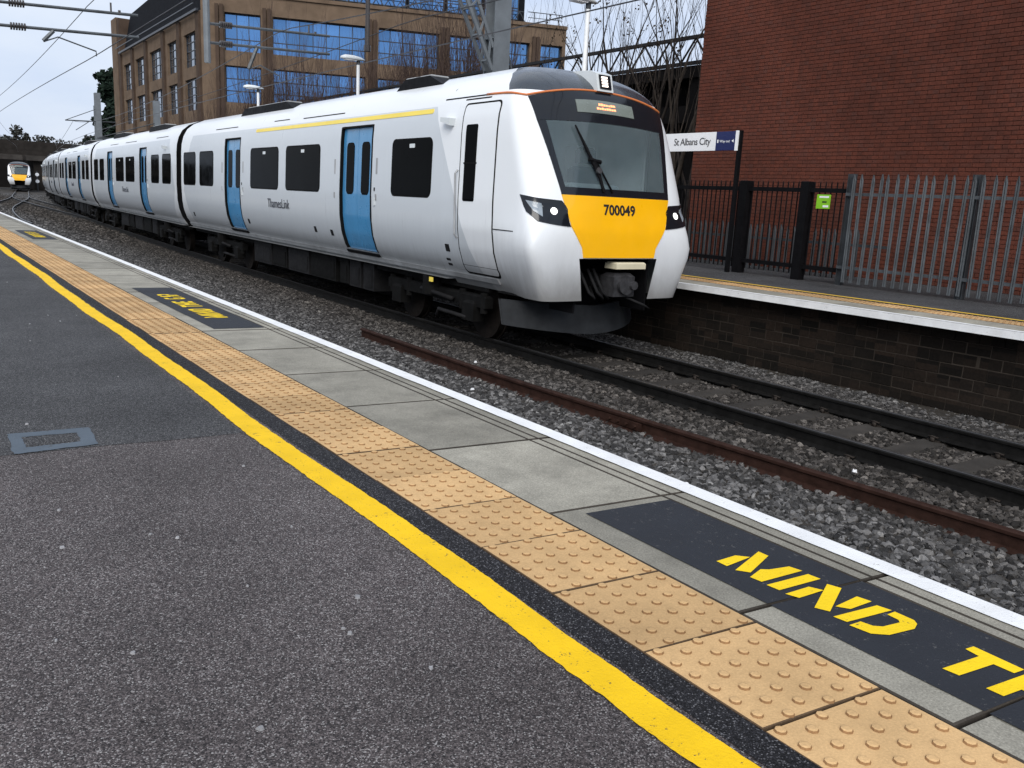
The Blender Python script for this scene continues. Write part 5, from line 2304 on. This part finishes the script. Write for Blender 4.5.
# ------------------------------------------------------------------ trees
def grow(m, p, d, L, r_, depth, rd, tips, up=0.25, split=(2, 3), spread=0.55, shrink=0.72, nseg=3, sides=5):
    pts = [p]
    rr = [r_]
    dd = d.copy()
    for k in range(nseg):
        dd = (dd + Vector((rd.uniform(-1, 1), rd.uniform(-1, 1), rd.uniform(-0.4, 1) * up)) * 0.16).normalized()
        pts.append(pts[-1] + dd * (L / nseg))
        rr.append(r_ * (1 - 0.34 * (k + 1) / nseg))
    m.tube(pts, rr, sides if depth > 1 else 3, False)
    if depth == 0:
        tips.append(pts[-1])
        return
    n = rd.randint(*split)
    for k in range(n + (1 if depth > 2 else 0)):
        t = rd.uniform(0.45, 1.0) if k else 1.0
        i = min(nseg - 1, int(t * nseg))
        bp = pts[i].lerp(pts[i + 1], t * nseg - i) if t < 1 else pts[-1]
        ax = Vector((rd.uniform(-1, 1), rd.uniform(-1, 1), rd.uniform(-0.2, 0.5)))
        nd = (dd + ax * spread * (0.45 if k == 0 else 1.0) + Vector((0, 0, up))).normalized()
        grow(m, bp, nd, L * shrink * rd.uniform(0.75, 1.15), rr[-1] * rd.uniform(0.6, 0.82), depth - 1, rd, tips, up, split, spread, shrink, nseg, sides)


def leafspecks(tips, rd, n, size, spreadr):
    m = MB()
    for _ in range(n):
        t = rd.choice(tips) + Vector((rd.uniform(-1, 1), rd.uniform(-1, 1), rd.uniform(-1, 1))) * spreadr
        a = Vector((rd.uniform(-1, 1), rd.uniform(-1, 1), rd.uniform(-1, 1))).normalized() * size * rd.uniform(0.6, 1.3)
        b_ = a.cross(Vector((rd.uniform(-1, 1), rd.uniform(-1, 1), rd.uniform(-1, 1)))).normalized() * size * rd.uniform(0.4, 0.8)
        m.add([t - a, t + b_, t + a, t - b_], [(0, 1, 2, 3)])
    return m


def bare_tree(x, y, h_, seed, label, lean=(0, 0), leaves=0, group='bare trees beside the brick building', mat='bark_dark', stems=1, z0=0.0):
    rd = random.Random(seed)
    o = thing('bare_tree', label, 'tree', (x, y, z0), rd.uniform(0, 6), group)
    tips = []
    m = MB()
    for s_ in range(stems):
        d = Vector((lean[0] + rd.uniform(-0.1, 0.1) * stems, lean[1] + rd.uniform(-0.1, 0.1) * stems, 1)).normalized()
        p = Vector((rd.uniform(-0.2, 0.2), rd.uniform(-0.2, 0.2), -0.05)) if s_ else Vector((0, 0, -0.05))
        L = h_ * 0.36 * rd.uniform(0.85, 1.1)
        pts = [p]
        rr = [h_ * 0.011]
        dd = d
        for k in range(4):
            dd = (dd + Vector((rd.uniform(-1, 1), rd.uniform(-1, 1), 0.5)) * 0.07).normalized()
            pts.append(pts[-1] + dd * L / 4)
            rr.append(h_ * 0.011 * (1 - 0.09 * (k + 1)))
        m.tube(pts, rr, 8, False)
        top = pts[-1]
        m2 = m
        for k in range(4):
            nd = (dd + Vector((rd.uniform(-1, 1), rd.uniform(-1, 1), 0.3)) * (0.12 + 0.42 * (k > 0))).normalized()
            bp = top if k < 2 else pts[2 + k % 2]
            grow(m2, bp, nd, h_ * 0.22 * rd.uniform(0.85, 1.2), rr[-1] * rd.uniform(0.55, 0.8), 4, rd, tips, 0.28, (1, 2), 0.5, 0.78)
    # split trunk part and the crown of branches into two meshes
    nt_v = 5 * 8
    tm = MB()
    m_tr = MB()
    m_tr.tube([(0, 0, -0.05), (0, 0, 0.5)], [h_ * 0.0125, h_ * 0.011], 8, False)
    m_tr.build('trunk', mat, o, True)
    m.build('crown', mat, o, False, False)
    if leaves:
        leafspecks(tips, rd, leaves, 0.05, 0.12).build('seed_heads', 'dead_leaf', o, False, False)
    return o


bare_tree(17.6, 20.9, 8.6, 11, 'bare tree with dark seed heads nearest the cab roof', (0, 0), 260)
bare_tree(18.2, 20.6, 9.4, 12, 'tall bare tree with straight twin stems beside the lattice deck', (0, 0), 90, stems=2)
bare_tree(18.7, 19.2, 9.0, 13, 'slender bare tree in front of the shaded deck wall', (0.02, 0), 40)
bare_tree(18.8, 18.3, 8.8, 14, 'pale-barked bare tree close behind the station name sign', (0.03, -0.02), 30, mat='bark', stems=2)
bare_tree(18.6, 17.5, 9.6, 15, 'bare tree touching the corner of the brick building', (0.05, -0.03), 30, mat='bark_dark')
bare_tree(19.0, 25.5, 8.2, 16, 'thin bare tree behind the white lamp post by the cab', (0, 0), 80)


def shrub_meshes(seed, h_, n):
    rd = random.Random(seed)
    m = MB()
    tips = []
    for k in range(n):
        a = rd.uniform(0, 2 * PI)
        rr = rd.uniform(0, 1.0)
        p = Vector((rr * math.cos(a), rr * math.sin(a), -0.05))
        d = Vector((math.cos(a) * 0.3 * rr + rd.uniform(-0.1, 0.1), math.sin(a) * 0.3 * rr + rd.uniform(-0.1, 0.1), 1)).normalized()
        grow(m, p, d, h_ * rd.uniform(0.3, 0.42), 0.05, 3, rd, tips, 0.45, (2, 3), 0.42, 0.74, 3, 4)
    return m.mesh('branches', 'twig', fix=False)


shr = [shrub_meshes(90 + k, 1.0 * hh, 34) for k, hh in enumerate((7.0, 8.5, 6.2))]
rnd = random.Random(99)
spots = [(13.6, 49.5, 0.62), (14.6, 48.4, 0.75), (15.8, 47.6, 0.85), (17.0, 46.6, 0.9), (18.3, 46.0, 0.92), (19.4, 45.0, 0.9), (20.4, 44.6, 0.95), (21.4, 43.4, 1.0), (22.4, 42.8, 1.05), (23.3, 42.2, 1.1), (24.2, 41.4, 1.12), (25.0, 41.0, 1.1), (16.4, 44.0, 0.7), (18.8, 42.4, 0.75), (21.0, 40.0, 0.85), (23.4, 38.4, 0.95), (25.8, 39.4, 1.15), (26.8, 38.0, 1.1)]
for k, (x, y, s_) in enumerate(spots):
    o = thing('bare_shrub', 'leafless brown shrub of upright twigs in front of the office windows', 'shrub', (x, y, -1.3), rnd.uniform(0, 6), 'leafless shrubs in front of the office')
    b_ = put('branches', shr[k % 3], o)
    b_.scale = (s_ * 1.15, s_ * 1.15, s_ * rnd.uniform(1.2, 1.5))


def clump_crown(rd, blobs, nleaf, size, mat, name='crown'):
    m = MB()
    for (cxx, cy, cz, rx, rz) in blobs:
        for _ in range(nleaf):
            v = Vector((rd.gauss(0, 1), rd.gauss(0, 1), rd.gauss(0, 1))).normalized() * rd.uniform(0.55, 1.05)
            p = Vector((cxx + v.x * rx, cy + v.y * rx, cz + v.z * rz))
            a = Vector((rd.uniform(-1, 1), rd.uniform(-1, 1), rd.uniform(-0.6, 0.6))).normalized() * size * rd.uniform(0.5, 1.4)
            b_ = a.cross(Vector((rd.uniform(-1, 1), rd.uniform(-1, 1), rd.uniform(-1, 1)))).normalized() * size * rd.uniform(0.4, 0.9)
            m.add([p - a, p + b_, p + a * 0.9, p - b_], [(0, 1, 2, 3)])
    return m.mesh(name, mat, fix=False)


rd = random.Random(5)
cf_t = thing('conifer_tree', 'dark bushy conifer at the far end of the office block', 'tree', (23.3, 121, -1.3))
blobs = []
for k in range(40):
    z = rd.uniform(3.0, 15.2)
    rr = 3.6 * (1.1 - z / 19.0)
    a = rd.uniform(0, 2 * PI)
    blobs.append((rr * math.cos(a) * rd.uniform(0.2, 1), rr * math.sin(a) * rd.uniform(0.2, 1), z, rd.uniform(0.7, 1.3), rd.uniform(0.6, 1.2)))
put('crown', clump_crown(rd, blobs, 200, 0.40, 'conifer_leaf'), cf_t)
MB().tube([(0, 0, 0), (0, 0, 8), (0, 0, 15)], [0.4, 0.25, 0.06], 8).build('trunk', 'bark_dark', cf_t)

# distant trees beyond the bridge: bare crowns of fine twigs and a few pines
far_m = []
for k in range(4):
    rd = random.Random(200 + k)
    blobs = []
    for q in range(16):
        a = rd.uniform(0, 2 * PI)
        rr = rd.uniform(0, 3.6)
        blobs.append((rr * math.cos(a), rr * math.sin(a), rd.uniform(4, 11.5 if k < 3 else 14), rd.uniform(0.9, 1.7), rd.uniform(0.8, 1.6)))
    far_m.append(clump_crown(rd, blobs, 46, 0.42, 'far_leaf'))
rd = random.Random(8)
MB_ft = MB().tube([(0, 0, 0), (0, 0, 6), (0.2, 0, 11)], [0.35, 0.22, 0.06], 6)
ft_trunk = MB_ft.mesh('trunk', 'bark_dark')
for k in range(26):
    x = -6 + k * 3.2 + rd.uniform(-1, 1)
    y = 238 + rd.uniform(-22, 26)
    s_ = rd.uniform(0.75, 1.08)
    o = thing('distant_tree', 'hazy leafless tree in the row beyond the road bridge', 'tree', (x, y, 0.6), rd.uniform(0, 6), 'distant trees beyond the bridge')
    a = put('crown', far_m[k % 4], o)
    b_ = put('trunk', ft_trunk, o)
    a.scale = b_.scale = (s_, s_, s_)

# ------------------------------------------------------------------ road bridge
br = thing('road_bridge', 'dark road bridge crossing the tracks behind the distant train', 'bridge', (18, 160, -1.3))


def bb_(m, x0, x1, y0, y1, z0, z1):
    return m.box(x0 - 18, x1 - 18, y0 - 160, y1 - 160, z0 + 1.3, z1 + 1.3)


bb_(MB(), -30, 62, 158, 158.5, 5.1, 6.55).build('parapet', 'bridge_dark', br)
bb_(MB(), -30, 62, 157.8, 168, 4.35, 5.09).build('deck', 'bridge_dark', br)
bb_(MB(), -30, 62, 157.6, 158.3, 3.55, 4.34).build('girder', 'bridge_beam', br)
for k in range(20):
    bb_(MB(), -29 + k * 4.6, -28.7 + k * 4.6, 157.45, 157.59, 3.6, 4.3).build('stiffener', 'bridge_dark', br)
bb_(MB(), 18.6, 20.4, 158.6, 167, -1.3, 3.54).build('pier', 'bridge_dark', br)
bb_(MB(), 24.5, 62, 158.7, 167.5, -1.3, 3.54).build('abutment', 'bridge_dark', br)
bb_(MB(), -30, 6.5, 158.7, 167.5, -1.3, 3.54).build('abutment', 'bridge_dark', br)
bank = thing('cutting_wall', 'shadowed retaining wall of the cutting under the bridge', 'wall', (15, 185, -1.3))
MB().box(-50, 60, 0, 2, 0, 5.5).build('wall', 'carpark_dark', bank)
mk = thing('marker_post', 'short post with two white discs beside the bridge pier', 'signal', (18.0, 150.5, -1.1))
m = MB().tube([(0, 0, 0), (0, 0, 3.0)], 0.08, 8)
m.build('post', 'galvanised_dull', mk)
for z in (1.5, 2.5):
    MB().cyl((0, -0.1, z), (0, -0.18, z), 0.26, 14).build('disc', 'lamp_white', mk)

print('objects', len(bpy.data.objects))
